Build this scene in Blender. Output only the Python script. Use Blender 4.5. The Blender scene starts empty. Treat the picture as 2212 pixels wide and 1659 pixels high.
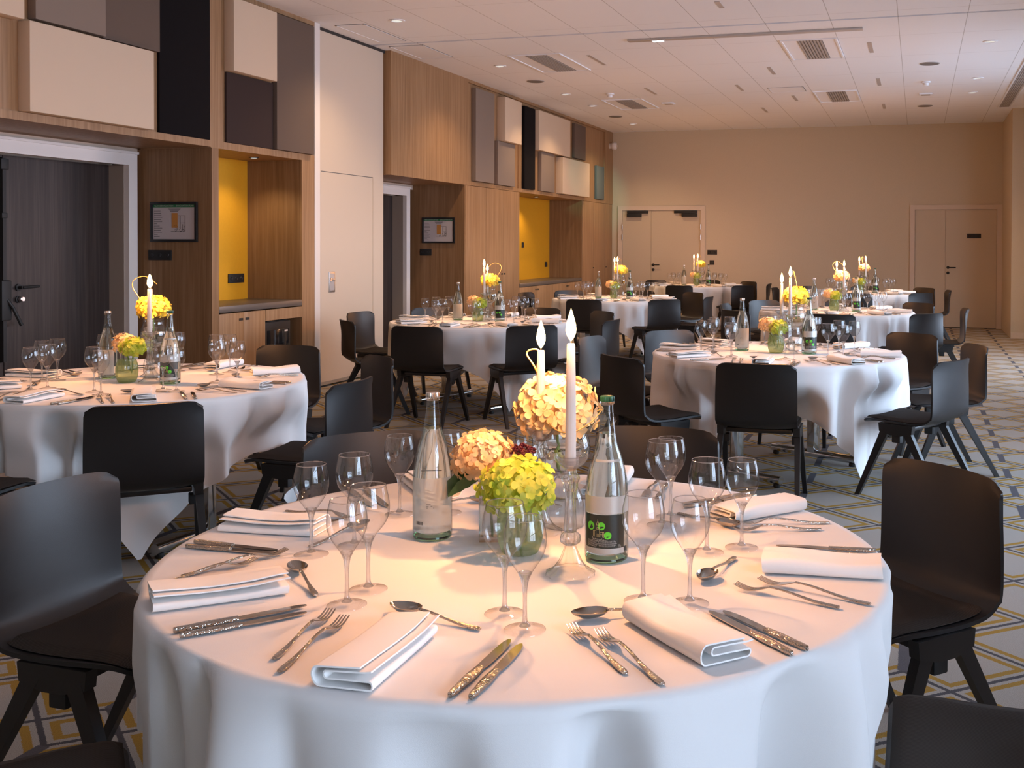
import bpy, math, random
from mathutils import Vector, Matrix
PI = math.pi
R = math.radians
scn = bpy.context.scene
COL = scn.collection

# ---------------------------------------------------------------- camera
PX_F, PX_X, PX_Y = 2271.5, 1319.2, 565.2
YAW, PITCH, ROLL, CAM_H = .2842, -.0163, .0038, 1.4418
fw = Vector((-math.sin(YAW)*math.cos(PITCH), math.cos(YAW)*math.cos(PITCH), math.sin(PITCH)))
r0 = Vector((math.cos(YAW), math.sin(YAW), 0)); u0 = r0.cross(fw)
rr = math.cos(ROLL)*r0+math.sin(ROLL)*u0; uu = -math.sin(ROLL)*r0+math.cos(ROLL)*u0
cd = bpy.data.cameras.new('camera'); cam = bpy.data.objects.new('camera', cd); COL.objects.link(cam)
cam.matrix_world = Matrix(((rr.x, uu.x, -fw.x, 0), (rr.y, uu.y, -fw.y, 0), (rr.z, uu.z, -fw.z, CAM_H), (0, 0, 0, 1)))
cd.sensor_width = 36; cd.lens = PX_F*36/2212; cd.shift_x = (1106-PX_X)/2212; cd.shift_y = (PX_Y-829.5)/2212
cd.clip_start = .02; cd.clip_end = 100
scn.camera = cam

# ---------------------------------------------------------------- world, daylight, exposure
SKY_STRENGTH = 11.5
EXPOSURE = .38
CANDLE_W = 12.5
scn.view_settings.view_transform = 'Standard'; scn.view_settings.look = 'None'
scn.view_settings.gamma = 1; scn.view_settings.use_curve_mapping = False
scn.view_settings.exposure = EXPOSURE
w = bpy.data.worlds.new('sky'); scn.world = w; w.use_nodes = True
wn = w.node_tree; bg = wn.nodes['Background']
tc = wn.nodes.new('ShaderNodeTexCoord'); sp = wn.nodes.new('ShaderNodeSeparateXYZ'); cr = wn.nodes.new('ShaderNodeValToRGB')
wn.links.new(tc.outputs['Generated'], sp.inputs[0]); wn.links.new(sp.outputs['Z'], cr.inputs['Fac']); wn.links.new(cr.outputs['Color'], bg.inputs['Color'])
cr.color_ramp.elements[0].position = .0; cr.color_ramp.elements[0].color = (.42, .50, .66, 1)
cr.color_ramp.elements[1].position = .45; cr.color_ramp.elements[1].color = (.46, .68, 1.0, 1)
e = cr.color_ramp.elements.new(.12); e.color = (.64, .80, 1.0, 1)
bg.inputs['Strength'].default_value = SKY_STRENGTH
cy = scn.cycles
cy.max_bounces = 10; cy.diffuse_bounces = 4; cy.glossy_bounces = 4; cy.transmission_bounces = 8; cy.transparent_max_bounces = 32
cy.caustics_reflective = False; cy.caustics_refractive = True; cy.blur_glossy = .6
cy.sample_clamp_indirect = 4.0; cy.use_denoising = True

# room measures (metres): left wall plane, far wall plane, ceiling, right window wall, back wall
WL, YF, ZC, XR, YB = -5.64, 19.43, 3.59, 2.45, -4.6
RIGHT_WINDOWS = [(-3.2, 1.0), (4.2, 8.3), (11.0, 14.6)]
BACK_WINDOWS = []
WZ0, WZ1 = .25, 3.0
def portal(name, loc, rot, sx, sy):
    l = bpy.data.lights.new(name, 'AREA'); l.shape = 'RECTANGLE'; l.size = sx; l.size_y = sy
    l.cycles.is_portal = True
    o = bpy.data.objects.new(name, l); o.location = loc; o.rotation_euler = rot; COL.objects.link(o)
for a, b in RIGHT_WINDOWS:
    portal('daylight_portal', (XR+.22, (a+b)/2, (WZ0+WZ1)/2), (0, PI/2, 0), WZ1-WZ0, b-a)
for a, b in BACK_WINDOWS:
    portal('daylight_portal', ((a+b)/2, YB-.22, (WZ0+WZ1)/2), (PI/2, 0, 0), b-a, WZ1-WZ0)

# ---------------------------------------------------------------- materials
def nt(name):
    m = bpy.data.materials.new(name); m.use_nodes = True
    return m, m.node_tree, m.node_tree.nodes['Principled BSDF']
def setp(p, col=None, rough=None, metal=None, spec=None, **k):
    if col is not None: p.inputs['Base Color'].default_value = (*col, 1)
    if rough is not None: p.inputs['Roughness'].default_value = rough
    if metal is not None: p.inputs['Metallic'].default_value = metal
    if spec is not None: p.inputs['Specular IOR Level'].default_value = spec
    for a, b in k.items(): p.inputs[a.replace('_', ' ')].default_value = b
def N(t, typ, **kw):
    n = t.nodes.new(typ)
    for k, v in kw.items(): setattr(n, k, v)
    return n
def plain(name, col, rough=.6, metal=0, spec=.5, noise=0, scale=40, bump=0, bscale=200):
    m, t, p = nt(name); setp(p, col, rough, metal, spec)
    if noise or bump:
        tcn = N(t, 'ShaderNodeTexCoord')
    if noise:
        n = N(t, 'ShaderNodeTexNoise'); n.inputs['Scale'].default_value = scale; n.inputs['Detail'].default_value = 4
        t.links.new(tcn.outputs['Object'], n.inputs['Vector'])
        x = N(t, 'ShaderNodeMix', data_type='RGBA'); x.inputs[6].default_value = tuple(c*(1-noise) for c in col)+(1,); x.inputs[7].default_value = tuple(min(1, c*(1+noise)) for c in col)+(1,)
        t.links.new(n.outputs['Fac'], x.inputs[0]); t.links.new(x.outputs[2], p.inputs['Base Color'])
    if bump:
        n = N(t, 'ShaderNodeTexNoise'); n.inputs['Scale'].default_value = bscale; n.inputs['Detail'].default_value = 3
        t.links.new(tcn.outputs['Object'], n.inputs['Vector'])
        b = N(t, 'ShaderNodeBump'); b.inputs['Strength'].default_value = bump; b.inputs['Distance'].default_value = .002
        t.links.new(n.outputs['Fac'], b.inputs['Height']); t.links.new(b.outputs['Normal'], p.inputs['Normal'])
    return m
def wood(name, c0, c1, c2, rough=.45, gs=(30, 30, .8)):
    m, t, p = nt(name); setp(p, c0, rough, 0, .4)
    tcn = N(t, 'ShaderNodeTexCoord'); mp = N(t, 'ShaderNodeMapping'); mp.inputs['Scale'].default_value = gs
    n = N(t, 'ShaderNodeTexNoise'); n.inputs['Scale'].default_value = 1; n.inputs['Detail'].default_value = 5; n.inputs['Roughness'].default_value = .65
    n2 = N(t, 'ShaderNodeTexNoise'); n2.inputs['Scale'].default_value = 3.2; n2.inputs['Detail'].default_value = 3
    ad = N(t, 'ShaderNodeMath', operation='MULTIPLY_ADD'); ad.inputs[1].default_value = .45
    rp = N(t, 'ShaderNodeValToRGB'); el = rp.color_ramp.elements
    el[0].position = .42; el[0].color = (*c0, 1); el[1].position = .95; el[1].color = (*c2, 1)
    x = el.new(.70); x.color = (*c1, 1)
    t.links.new(tcn.outputs['Object'], mp.inputs[0]); t.links.new(mp.outputs[0], n.inputs['Vector']); t.links.new(mp.outputs[0], n2.inputs['Vector'])
    t.links.new(n2.outputs['Fac'], ad.inputs[0]); t.links.new(n.outputs['Fac'], ad.inputs[2]); t.links.new(ad.outputs[0], rp.inputs[0])
    t.links.new(rp.outputs[0], p.inputs['Base Color'])
    return m
def emit(name, col, s):
    m = bpy.data.materials.new(name); m.use_nodes = True; t = m.node_tree; t.nodes.remove(t.nodes['Principled BSDF'])
    e = N(t, 'ShaderNodeEmission'); e.inputs[0].default_value = (*col, 1); e.inputs[1].default_value = s
    t.links.new(e.outputs[0], t.nodes['Material Output'].inputs[0]); return m
def glow(name, col, s):
    # a flame: gives off light and lets light through
    m = emit(name, col, s); t = m.node_tree; e = t.nodes['Emission']; tr = N(t, 'ShaderNodeBsdfTransparent'); a = N(t, 'ShaderNodeAddShader')
    t.links.new(e.outputs[0], a.inputs[0]); t.links.new(tr.outputs[0], a.inputs[1]); t.links.new(a.outputs[0], t.nodes['Material Output'].inputs[0]); return m
def thin_glass(name, tint=(1, 1, 1), ior=1.5, body=0, bodycol=(1, 1, 1), edge=1.0, rough=.0):
    # a single-walled pane: mirror by Fresnel, the rest passes straight through
    m = bpy.data.materials.new(name); m.use_nodes = True; t = m.node_tree; t.nodes.remove(t.nodes['Principled BSDF'])
    tr = N(t, 'ShaderNodeBsdfTransparent'); gl = N(t, 'ShaderNodeBsdfGlossy'); gl.inputs['Roughness'].default_value = rough
    tr.inputs[0].default_value = (*tint, 1)
    lw = N(t, 'ShaderNodeLayerWeight'); lw.inputs['Blend'].default_value = .5        # 0 face-on .. 1 grazing, both sides of the wall
    pw = N(t, 'ShaderNodeMath', operation='POWER'); pw.inputs[1].default_value = 5.0
    dk = N(t, 'ShaderNodeMix', data_type='RGBA'); dk.inputs[6].default_value = (*tint, 1); dk.inputs[7].default_value = (.16, .15, .14, 1)     # dark outline painted at grazing angles, standing in for edge refraction
    t.links.new(pw.outputs[0], dk.inputs[0]); t.links.new(dk.outputs[2], tr.inputs[0])
    mu = N(t, 'ShaderNodeMath', operation='MULTIPLY_ADD'); mu.inputs[1].default_value = .42*edge; mu.inputs[2].default_value = .055*edge; mu.use_clamp = True
    mx = N(t, 'ShaderNodeMixShader'); t.links.new(lw.outputs['Facing'], pw.inputs[0]); t.links.new(pw.outputs[0], mu.inputs[0]); t.links.new(mu.outputs[0], mx.inputs[0])
    base = tr.outputs[0]
    if body:
        df = N(t, 'ShaderNodeBsdfDiffuse'); df.inputs[0].default_value = (*bodycol, 1)
        tl = N(t, 'ShaderNodeBsdfTranslucent'); tl.inputs[0].default_value = (*bodycol, 1)
        a = N(t, 'ShaderNodeAddShader'); m2 = N(t, 'ShaderNodeMixShader'); m3 = N(t, 'ShaderNodeMixShader')
        m3.inputs[0].default_value = .5; t.links.new(df.outputs[0], m3.inputs[1]); t.links.new(tl.outputs[0], m3.inputs[2])
        m2.inputs[0].default_value = body; t.links.new(tr.outputs[0], m2.inputs[1]); t.links.new(m3.outputs[0], m2.inputs[2]); base = m2.outputs[0]
        t.nodes.remove(a)
    t.links.new(base, mx.inputs[1]); t.links.new(gl.outputs[0], mx.inputs[2]); t.links.new(mx.outputs[0], t.nodes['Material Output'].inputs[0])
    return m
def solid_glass(name, col=(1, 1, 1), ior=1.5, rough=0):
    m = bpy.data.materials.new(name); m.use_nodes = True; t = m.node_tree; t.nodes.remove(t.nodes['Principled BSDF'])
    g = N(t, 'ShaderNodeBsdfGlass'); g.inputs['Color'].default_value = (*col, 1); g.inputs['IOR'].default_value = ior; g.inputs['Roughness'].default_value = rough
    t.links.new(g.outputs[0], t.nodes['Material Output'].inputs[0]); return m
def cut_glass(name, ior, solid=.42):
    # facetted clear glass: part refraction, part straight passage with bright facet edges
    m = bpy.data.materials.new(name); m.use_nodes = True; t = m.node_tree; t.nodes.remove(t.nodes['Principled BSDF'])
    g = N(t, 'ShaderNodeBsdfGlass'); g.inputs['IOR'].default_value = ior; g.inputs['Roughness'].default_value = 0
    tr = N(t, 'ShaderNodeBsdfTransparent'); tr.inputs[0].default_value = (.985, .985, .985, 1); gl = N(t, 'ShaderNodeBsdfGlossy'); gl.inputs['Roughness'].default_value = .02
    lw = N(t, 'ShaderNodeLayerWeight'); lw.inputs['Blend'].default_value = .5
    pw = N(t, 'ShaderNodeMath', operation='POWER'); pw.inputs[1].default_value = 3.0; mu = N(t, 'ShaderNodeMath', operation='MULTIPLY_ADD'); mu.inputs[1].default_value = .7; mu.inputs[2].default_value = .08; mu.use_clamp = True
    a = N(t, 'ShaderNodeMixShader'); b = N(t, 'ShaderNodeMixShader'); b.inputs[0].default_value = solid
    t.links.new(lw.outputs['Facing'], pw.inputs[0]); t.links.new(pw.outputs[0], mu.inputs[0]); t.links.new(mu.outputs[0], a.inputs[0]); t.links.new(tr.outputs[0], a.inputs[1]); t.links.new(gl.outputs[0], a.inputs[2])
    t.links.new(a.outputs[0], b.inputs[1]); t.links.new(g.outputs[0], b.inputs[2]); t.links.new(b.outputs[0], t.nodes['Material Output'].inputs[0]); return m
def petal(name, c0, c1):
    m, t, p = nt(name); setp(p, c0, .6, 0, .2)
    oi = N(t, 'ShaderNodeTexCoord'); n = N(t, 'ShaderNodeTexNoise'); n.inputs['Scale'].default_value = 28
    x = N(t, 'ShaderNodeMix', data_type='RGBA'); x.inputs[6].default_value = (*c0, 1); x.inputs[7].default_value = (*c1, 1)
    rp = N(t, 'ShaderNodeMapRange'); rp.inputs[1].default_value = .35; rp.inputs[2].default_value = .65
    t.links.new(oi.outputs['Object'], n.inputs['Vector']); t.links.new(n.outputs['Fac'], rp.inputs[0]); t.links.new(rp.outputs[0], x.inputs[0]); t.links.new(x.outputs[2], p.inputs['Base Color'])
    tl = N(t, 'ShaderNodeBsdfTranslucent'); t.links.new(x.outputs[2], tl.inputs[0])
    mx = N(t, 'ShaderNodeMixShader'); mx.inputs[0].default_value = .35
    t.links.new(p.outputs[0], mx.inputs[1]); t.links.new(tl.outputs[0], mx.inputs[2]); t.links.new(mx.outputs[0], t.nodes['Material Output'].inputs[0])
    return m
def steel(name, hammered):
    m, t, p = nt(name); setp(p, (.47, .42, .365), .13, 1)
    if hammered:
        tcn = N(t, 'ShaderNodeTexCoord'); v = N(t, 'ShaderNodeTexVoronoi'); v.inputs['Scale'].default_value = 330
        b = N(t, 'ShaderNodeBump'); b.inputs['Strength'].default_value = .9; b.inputs['Distance'].default_value = .0012
        t.links.new(tcn.outputs['Object'], v.inputs['Vector']); t.links.new(v.outputs['Distance'], b.inputs['Height']); t.links.new(b.outputs[0], p.inputs['Normal'])
    return m
def cloth_mat(name, col, bump=.25, wscale=900):
    m, t, p = nt(name); setp(p, col, .85, 0, .15, Sheen_Weight=.15)
    tcn = N(t, 'ShaderNodeTexCoord')
    n = N(t, 'ShaderNodeTexNoise'); n.inputs['Scale'].default_value = wscale; n.inputs['Detail'].default_value = 2
    n2 = N(t, 'ShaderNodeTexNoise'); n2.inputs['Scale'].default_value = 9; n2.inputs['Detail'].default_value = 3
    b = N(t, 'ShaderNodeBump'); b.inputs['Strength'].default_value = bump; b.inputs['Distance'].default_value = .0008
    b2 = N(t, 'ShaderNodeBump'); b2.inputs['Strength'].default_value = .25; b2.inputs['Distance'].default_value = .004
    t.links.new(tcn.outputs['Object'], n.inputs['Vector']); t.links.new(tcn.outputs['Object'], n2.inputs['Vector'])
    t.links.new(n.outputs['Fac'], b.inputs['Height']); t.links.new(n2.outputs['Fac'], b2.inputs['Height']); t.links.new(b2.outputs[0], b.inputs['Normal']); t.links.new(b.outputs[0], p.inputs['Normal'])
    return m
def ribbed(name, col):
    m, t, p = nt(name); setp(p, col, .9, 0, .1)
    tcn = N(t, 'ShaderNodeTexCoord'); wv = N(t, 'ShaderNodeTexWave'); wv.inputs['Scale'].default_value = 95; wv.inputs['Distortion'].default_value = .6; wv.inputs['Detail'].default_value = 2
    x = N(t, 'ShaderNodeMix', data_type='RGBA'); x.inputs[6].default_value = tuple(c*.55 for c in col)+(1,); x.inputs[7].default_value = tuple(c*1.5 for c in col)+(1,)
    b = N(t, 'ShaderNodeBump'); b.inputs['Strength'].default_value = .5; b.inputs['Distance'].default_value = .001
    t.links.new(tcn.outputs['Object'], wv.inputs['Vector']); t.links.new(wv.outputs['Fac'], x.inputs[0]); t.links.new(x.outputs[2], p.inputs['Base Color'])
    t.links.new(wv.outputs['Fac'], b.inputs['Height']); t.links.new(b.outputs[0], p.inputs['Normal'])
    return m
def carpet(name):
    m, t, p = nt(name); setp(p, (.4, .38, .35), .95, 0, .1)
    tcn = N(t, 'ShaderNodeTexCoord'); s = N(t, 'ShaderNodeSeparateXYZ'); 
    wob = N(t, 'ShaderNodeTexNoise'); wob.inputs['Scale'].default_value = 260; wob.inputs['Detail'].default_value = 2
    wa = N(t, 'ShaderNodeVectorMath', operation='MULTIPLY_ADD'); wa.inputs[1].default_value = (.012,)*3
    t.links.new(tcn.outputs['Object'], wob.inputs['Vector']); t.links.new(wob.outputs['Color'], wa.inputs[0]); t.links.new(tcn.outputs['Object'], wa.inputs[2]); t.links.new(wa.outputs[0], s.inputs[0])
    def mth(op, a, b=None, c=None, clamp=False):
        n = N(t, 'ShaderNodeMath', operation=op); n.use_clamp = clamp
        for i, v in enumerate((a, b, c)):
            if v is None: continue
            if isinstance(v, (int, float)): n.inputs[i].default_value = v
            else: t.links.new(v, n.inputs[i])
        return n.outputs[0]
    CW, PP = .589, .505
    X = mth('SUBTRACT', s.outputs['X'], .567-.006); Y = mth('SUBTRACT', s.outputs['Y'], 7.212+.006)
    tt = mth('PINGPONG', mth('DIVIDE', X, CW), 1.0)
    sl = mth('MULTIPLY', tt, PP)
    de = mth('PINGPONG', mth('SUBTRACT', Y, sl), PP/2)
    do = mth('PINGPONG', mth('ADD', mth('SUBTRACT', Y, PP/2), sl), PP/2)
    dm = mth('MINIMUM', de, do)
    thin = mth('LESS_THAN', dm, .0115)
    oc1 = mth('LESS_THAN', mth('ABSOLUTE', mth('SUBTRACT', dm, .052)), .017)
    # thick grey bars where the lines meet
    ym = mth('FLOORED_MODULO', Y, PP)
    ve = mth('MULTIPLY', mth('LESS_THAN', tt, .035), mth('GREATER_THAN', ym, PP/2))
    vo = mth('MULTIPLY', mth('GREATER_THAN', tt, .965), mth('LESS_THAN', ym, PP/2))
    def mix(a, fac, col):
        x = N(t, 'ShaderNodeMix', data_type='RGBA')
        if isinstance(a, tuple): x.inputs[6].default_value = (*a, 1)
        else: t.links.new(a, x.inputs[6])
        t.links.new(fac, x.inputs[0]); x.inputs[7].default_value = (*col, 1); return x.outputs[2]
    c = mix((.39, .355, .315), oc1, (.36, .215, .045))
    c = mix(c, thin, (.085, .08, .085)); c = mix(c, vo, (.11, .105, .115)); c = mix(c, ve, (.11, .105, .115))
    sn = N(t, 'ShaderNodeTexNoise'); sn.inputs['Scale'].default_value = 450; sn.inputs['Detail'].default_value = 3
    t.links.new(tcn.outputs['Object'], sn.inputs['Vector'])
    mp = N(t, 'ShaderNodeMapRange'); mp.inputs[1].default_value = .3; mp.inputs[2].default_value = .7; mp.inputs[3].default_value = .68; mp.inputs[4].default_value = 1.22
    t.links.new(sn.outputs['Fac'], mp.inputs[0])
    mu = N(t, 'ShaderNodeMix', data_type='RGBA', blend_type='MULTIPLY'); mu.inputs[0].default_value = 1
    t.links.new(c, mu.inputs[6]); t.links.new(mp.outputs[0], mu.inputs[7]); t.links.new(mu.outputs[2], p.inputs['Base Color'])
    b = N(t, 'ShaderNodeBump'); b.inputs['Strength'].default_value = .5; b.inputs['Distance'].default_value = .004
    t.links.new(sn.outputs['Fac'], b.inputs['Height']); t.links.new(b.outputs[0], p.inputs['Normal'])
    return m
def ceiling_mat(name):
    m, t, p = nt(name); setp(p, (.76, .74, .73), .9, 0, .1)
    tcn = N(t, 'ShaderNodeTexCoord'); s = N(t, 'ShaderNodeSeparateXYZ'); t.links.new(tcn.outputs['Object'], s.inputs[0])
    def line(sock, off, period, wd):
        a = N(t, 'ShaderNodeMath', operation='SUBTRACT'); a.inputs[1].default_value = off; t.links.new(sock, a.inputs[0])
        b = N(t, 'ShaderNodeMath', operation='PINGPONG'); b.inputs[1].default_value = period/2; t.links.new(a.outputs[0], b.inputs[0])
        c = N(t, 'ShaderNodeMath', operation='LESS_THAN'); c.inputs[1].default_value = wd; t.links.new(b.outputs[0], c.inputs[0]); return c.outputs[0]
    mx = N(t, 'ShaderNodeMath', operation='MAXIMUM'); t.links.new(line(s.outputs['X'], -.197, .622, .0035), mx.inputs[0]); t.links.new(line(s.outputs['Y'], 9.97, 1.2, .0022), mx.inputs[1])
    n = N(t, 'ShaderNodeTexNoise'); n.inputs['Scale'].default_value = 160; n.inputs['Detail'].default_value = 3; t.links.new(tcn.outputs['Object'], n.inputs['Vector'])
    x = N(t, 'ShaderNodeMix', data_type='RGBA'); x.inputs[6].default_value = (.82, .85, .90, 1); x.inputs[7].default_value = (.50, .51, .53, 1); t.links.new(mx.outputs[0], x.inputs[0]); t.links.new(x.outputs[2], p.inputs['Base Color'])
    b = N(t, 'ShaderNodeBump'); b.inputs['Strength'].default_value = .3; b.inputs['Distance'].default_value = .002; t.links.new(n.outputs['Fac'], b.inputs['Height']); t.links.new(b.outputs[0], p.inputs['Normal'])
    return m

M = dict(
 trim_brown=plain('slot_brown', (.10, .075, .055), .6), ceil_white=plain('ceiling_white', (.80, .83, .88), .6),
 carpet=carpet('carpet'), ceiling=ceiling_mat('ceiling_tiles'),
 wall=plain('beige_wallcovering', (.54, .455, .335), .85, 0, .2, .05, 60, .3, 260),
 pale=plain('pale_beige', (.60, .50, .405), .7, 0, .3, .03, 50),
 doorbeige=plain('door_beige', (.53, .44, .325), .6, 0, .3, .03, 50),
 white=plain('white_paint', (.72, .68, .65), .45), taupe_reveal=plain('taupe_reveal', (.30, .25, .21), .7),
 cream_part=plain('cream_laminate', (.60, .505, .405), .5, 0, .4, .02, 300),
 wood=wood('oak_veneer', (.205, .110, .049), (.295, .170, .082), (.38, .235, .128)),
 wood_shaded=wood('oak_veneer_shaded', (.155, .080, .034), (.225, .124, .057), (.29, .172, .09)),  # same oak, with the shade of the recesses darkened into its colour
 doorwood=wood('wenge_veneer', (.018, .012, .010), (.032, .022, .019), (.055, .040, .034), .5),
 yellow=plain('yellow_wall', (.60, .30, .012), .7, 0, .3, .05, 30, .3, 240),
 counter=plain('grey_worktop', (.10, .085, .075), .35),
 cream=plain('cream_fabric', (.62, .49, .365), .95, 0, .1, .1, 500, .4, 700),
 taupe=plain('taupe_fabric', (.135, .100, .080), .95, 0, .1, .15, 500, .4, 700),
 ltaupe=plain('light_taupe_fabric', (.235, .185, .150), .95, 0, .1, .12, 500, .4, 700),
 brown=plain('brown_fabric', (.048, .033, .030), .95, 0, .1, .15, 500, .4, 700),
 blackf=plain('black_fabric', (.007, .006, .007), .95, 0, .15, .15, 500, .4, 700),
 teal_lit_f=plain('teal_lit_grey_fabric', (.13, .16, .16), .95, 0, .1, .15, 500, .4, 700),  # grey fabric with the teal light tinted into its colour
 black=plain('black_plastic', (.012, .012, .013), .4), matblack=plain('matt_black', (.01, .01, .01), .6),
 shell=plain('charcoal_plastic', (.0065, .0065, .0075), .42, 0, .5, 0, 1, .15, 900),
 pad=ribbed('ribbed_seat_fabric', (.044, .036, .031)),
 legs=plain('black_lacquer', (.010, .009, .009), .38, 0, .5),
 chrome=plain('chrome', (.75, .75, .76), .12, 1), satin=plain('satin_steel', (.68, .68, .69), .3, 1),
 tablewood=plain('table_core', (.4, .3, .2), .6),
 cloth=cloth_mat('white_tablecloth', (.78, .765, .76)), napkin=cloth_mat('white_napkin', (.90, .88, .86), .3, 1300),
 steel=steel('cutlery_steel', False), hammer=steel('hammered_steel', True),
 bowl=thin_glass('glass_bowl', (.975, .975, .975), 1.5, 0, edge=1.5), stem=cut_glass('glass_stem', 1.5, .4), foot=thin_glass('glass_foot', (.97, .97, .97), 1.6, 0, edge=1.8),
 crystal=cut_glass('crystal', 1.52),
 bottle=thin_glass('bottle_glass', (.93, .965, .94), 1.5, 0, edge=1.6), water=solid_glass('water', (.985, .995, .99), 1.33), base_glass=solid_glass('bottle_base', (.80, .93, .80), 1.5),
 vase_green=thin_glass('green_ribbed_glass', (.78, .86, .62), 1.5, .38, (.42, .50, .20), 1.4), vase_clear=thin_glass('clear_vase', (.95, .96, .95), 1.5, 0, edge=1.8),
 labelw=thin_glass('frosted_label', (1, 1, 1), 1.3, .62, (.80, .76, .70), .3), labels=plain('silver_label', (.50, .50, .47), .35, .3), labelk=plain('dark_label', (.008, .016, .012), .35),
 dot=plain('green_dot', (.10, .62, .03), .4), gold=plain('gold_print', (.60, .50, .25), .4), print=plain('pale_print', (.62, .62, .58), .5), ink=plain('ink', (.03, .03, .03), .6),
 capg=plain('green_cap', (.008, .05, .03), .3, .3), caps=plain('silver_cap', (.75, .70, .66), .22, 1),
 peach=petal('peach_petal', (.88, .62, .34), (.92, .74, .50)), green=petal('green_petal', (.40, .55, .05), (.70, .72, .16)), lemon=petal('lemon_petal', (.78, .56, .05), (.86, .70, .14)), yellowp=petal('cream_petal', (.84, .55, .25), (.88, .70, .42)),
 leaf=plain('dark_leaf', (.035, .09, .025), .4, 0, .5, .3, 60), stemg=plain('green_stem', (.16, .24, .05), .5), twig=plain('willow_twig', (.30, .19, .06), .6), berry=plain('dark_berry', (.05, .003, .012), .35),
 flame=glow('flame', (1.0, .62, .22), 14), wick=plain('wick', (.02, .015, .01), .9),
 lit=emit('lit_lens', (.72, .95, 1.0), 14), diffuser=emit('lamp_diffuser', (1.0, .95, .85), .7),
 grille=plain('grille_grey', (.36, .345, .335), .6), perf=plain('perforated_grey', (.17, .16, .155), .6), dgap=plain('dark_gap', (.03, .027, .025), .8), trackc=plain('track_grey', (.42, .40, .39), .5),
 paper=plain('sheet_paper', (.50, .46, .47), .4), pgreen=plain('plan_green', (.02, .16, .06), .5), porange=plain('plan_orange', (.50, .22, .05), .5),
 fridge=plain('fridge_glass', (.012, .014, .018), .06, 0, .8), curtain=cloth_mat('orange_curtain', (.62, .25, .05), .2, 300), frame_grey=plain('window_frame_grey', (.18, .18, .19), .5),
)
def wax():
    m, t, p = nt('white_wax'); setp(p, (.86, .82, .78), .4, 0, .4)
    tl = N(t, 'ShaderNodeBsdfTranslucent'); tl.inputs[0].default_value = (.9, .72, .52, 1); mx = N(t, 'ShaderNodeMixShader'); mx.inputs[0].default_value = .3
    t.links.new(p.outputs[0], mx.inputs[1]); t.links.new(tl.outputs[0], mx.inputs[2]); t.links.new(mx.outputs[0], t.nodes['Material Output'].inputs[0]); return m
M['wax'] = wax()
for k in ('flame', 'diffuser', 'lit'): M[k].cycles.emission_sampling = 'NONE'

def spot(name, loc, to, col, wat, ang, blend=.6, rad=.03):
    l = bpy.data.lights.new(name, 'SPOT'); l.energy = wat; l.color = col; l.spot_size = R(ang); l.spot_blend = blend; l.shadow_soft_size = rad
    o = bpy.data.objects.new(name, l); o.location = loc; o.rotation_euler = (Vector(to)-Vector(loc)).to_track_quat('-Z', 'Y').to_euler(); COL.objects.link(o); return o

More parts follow.
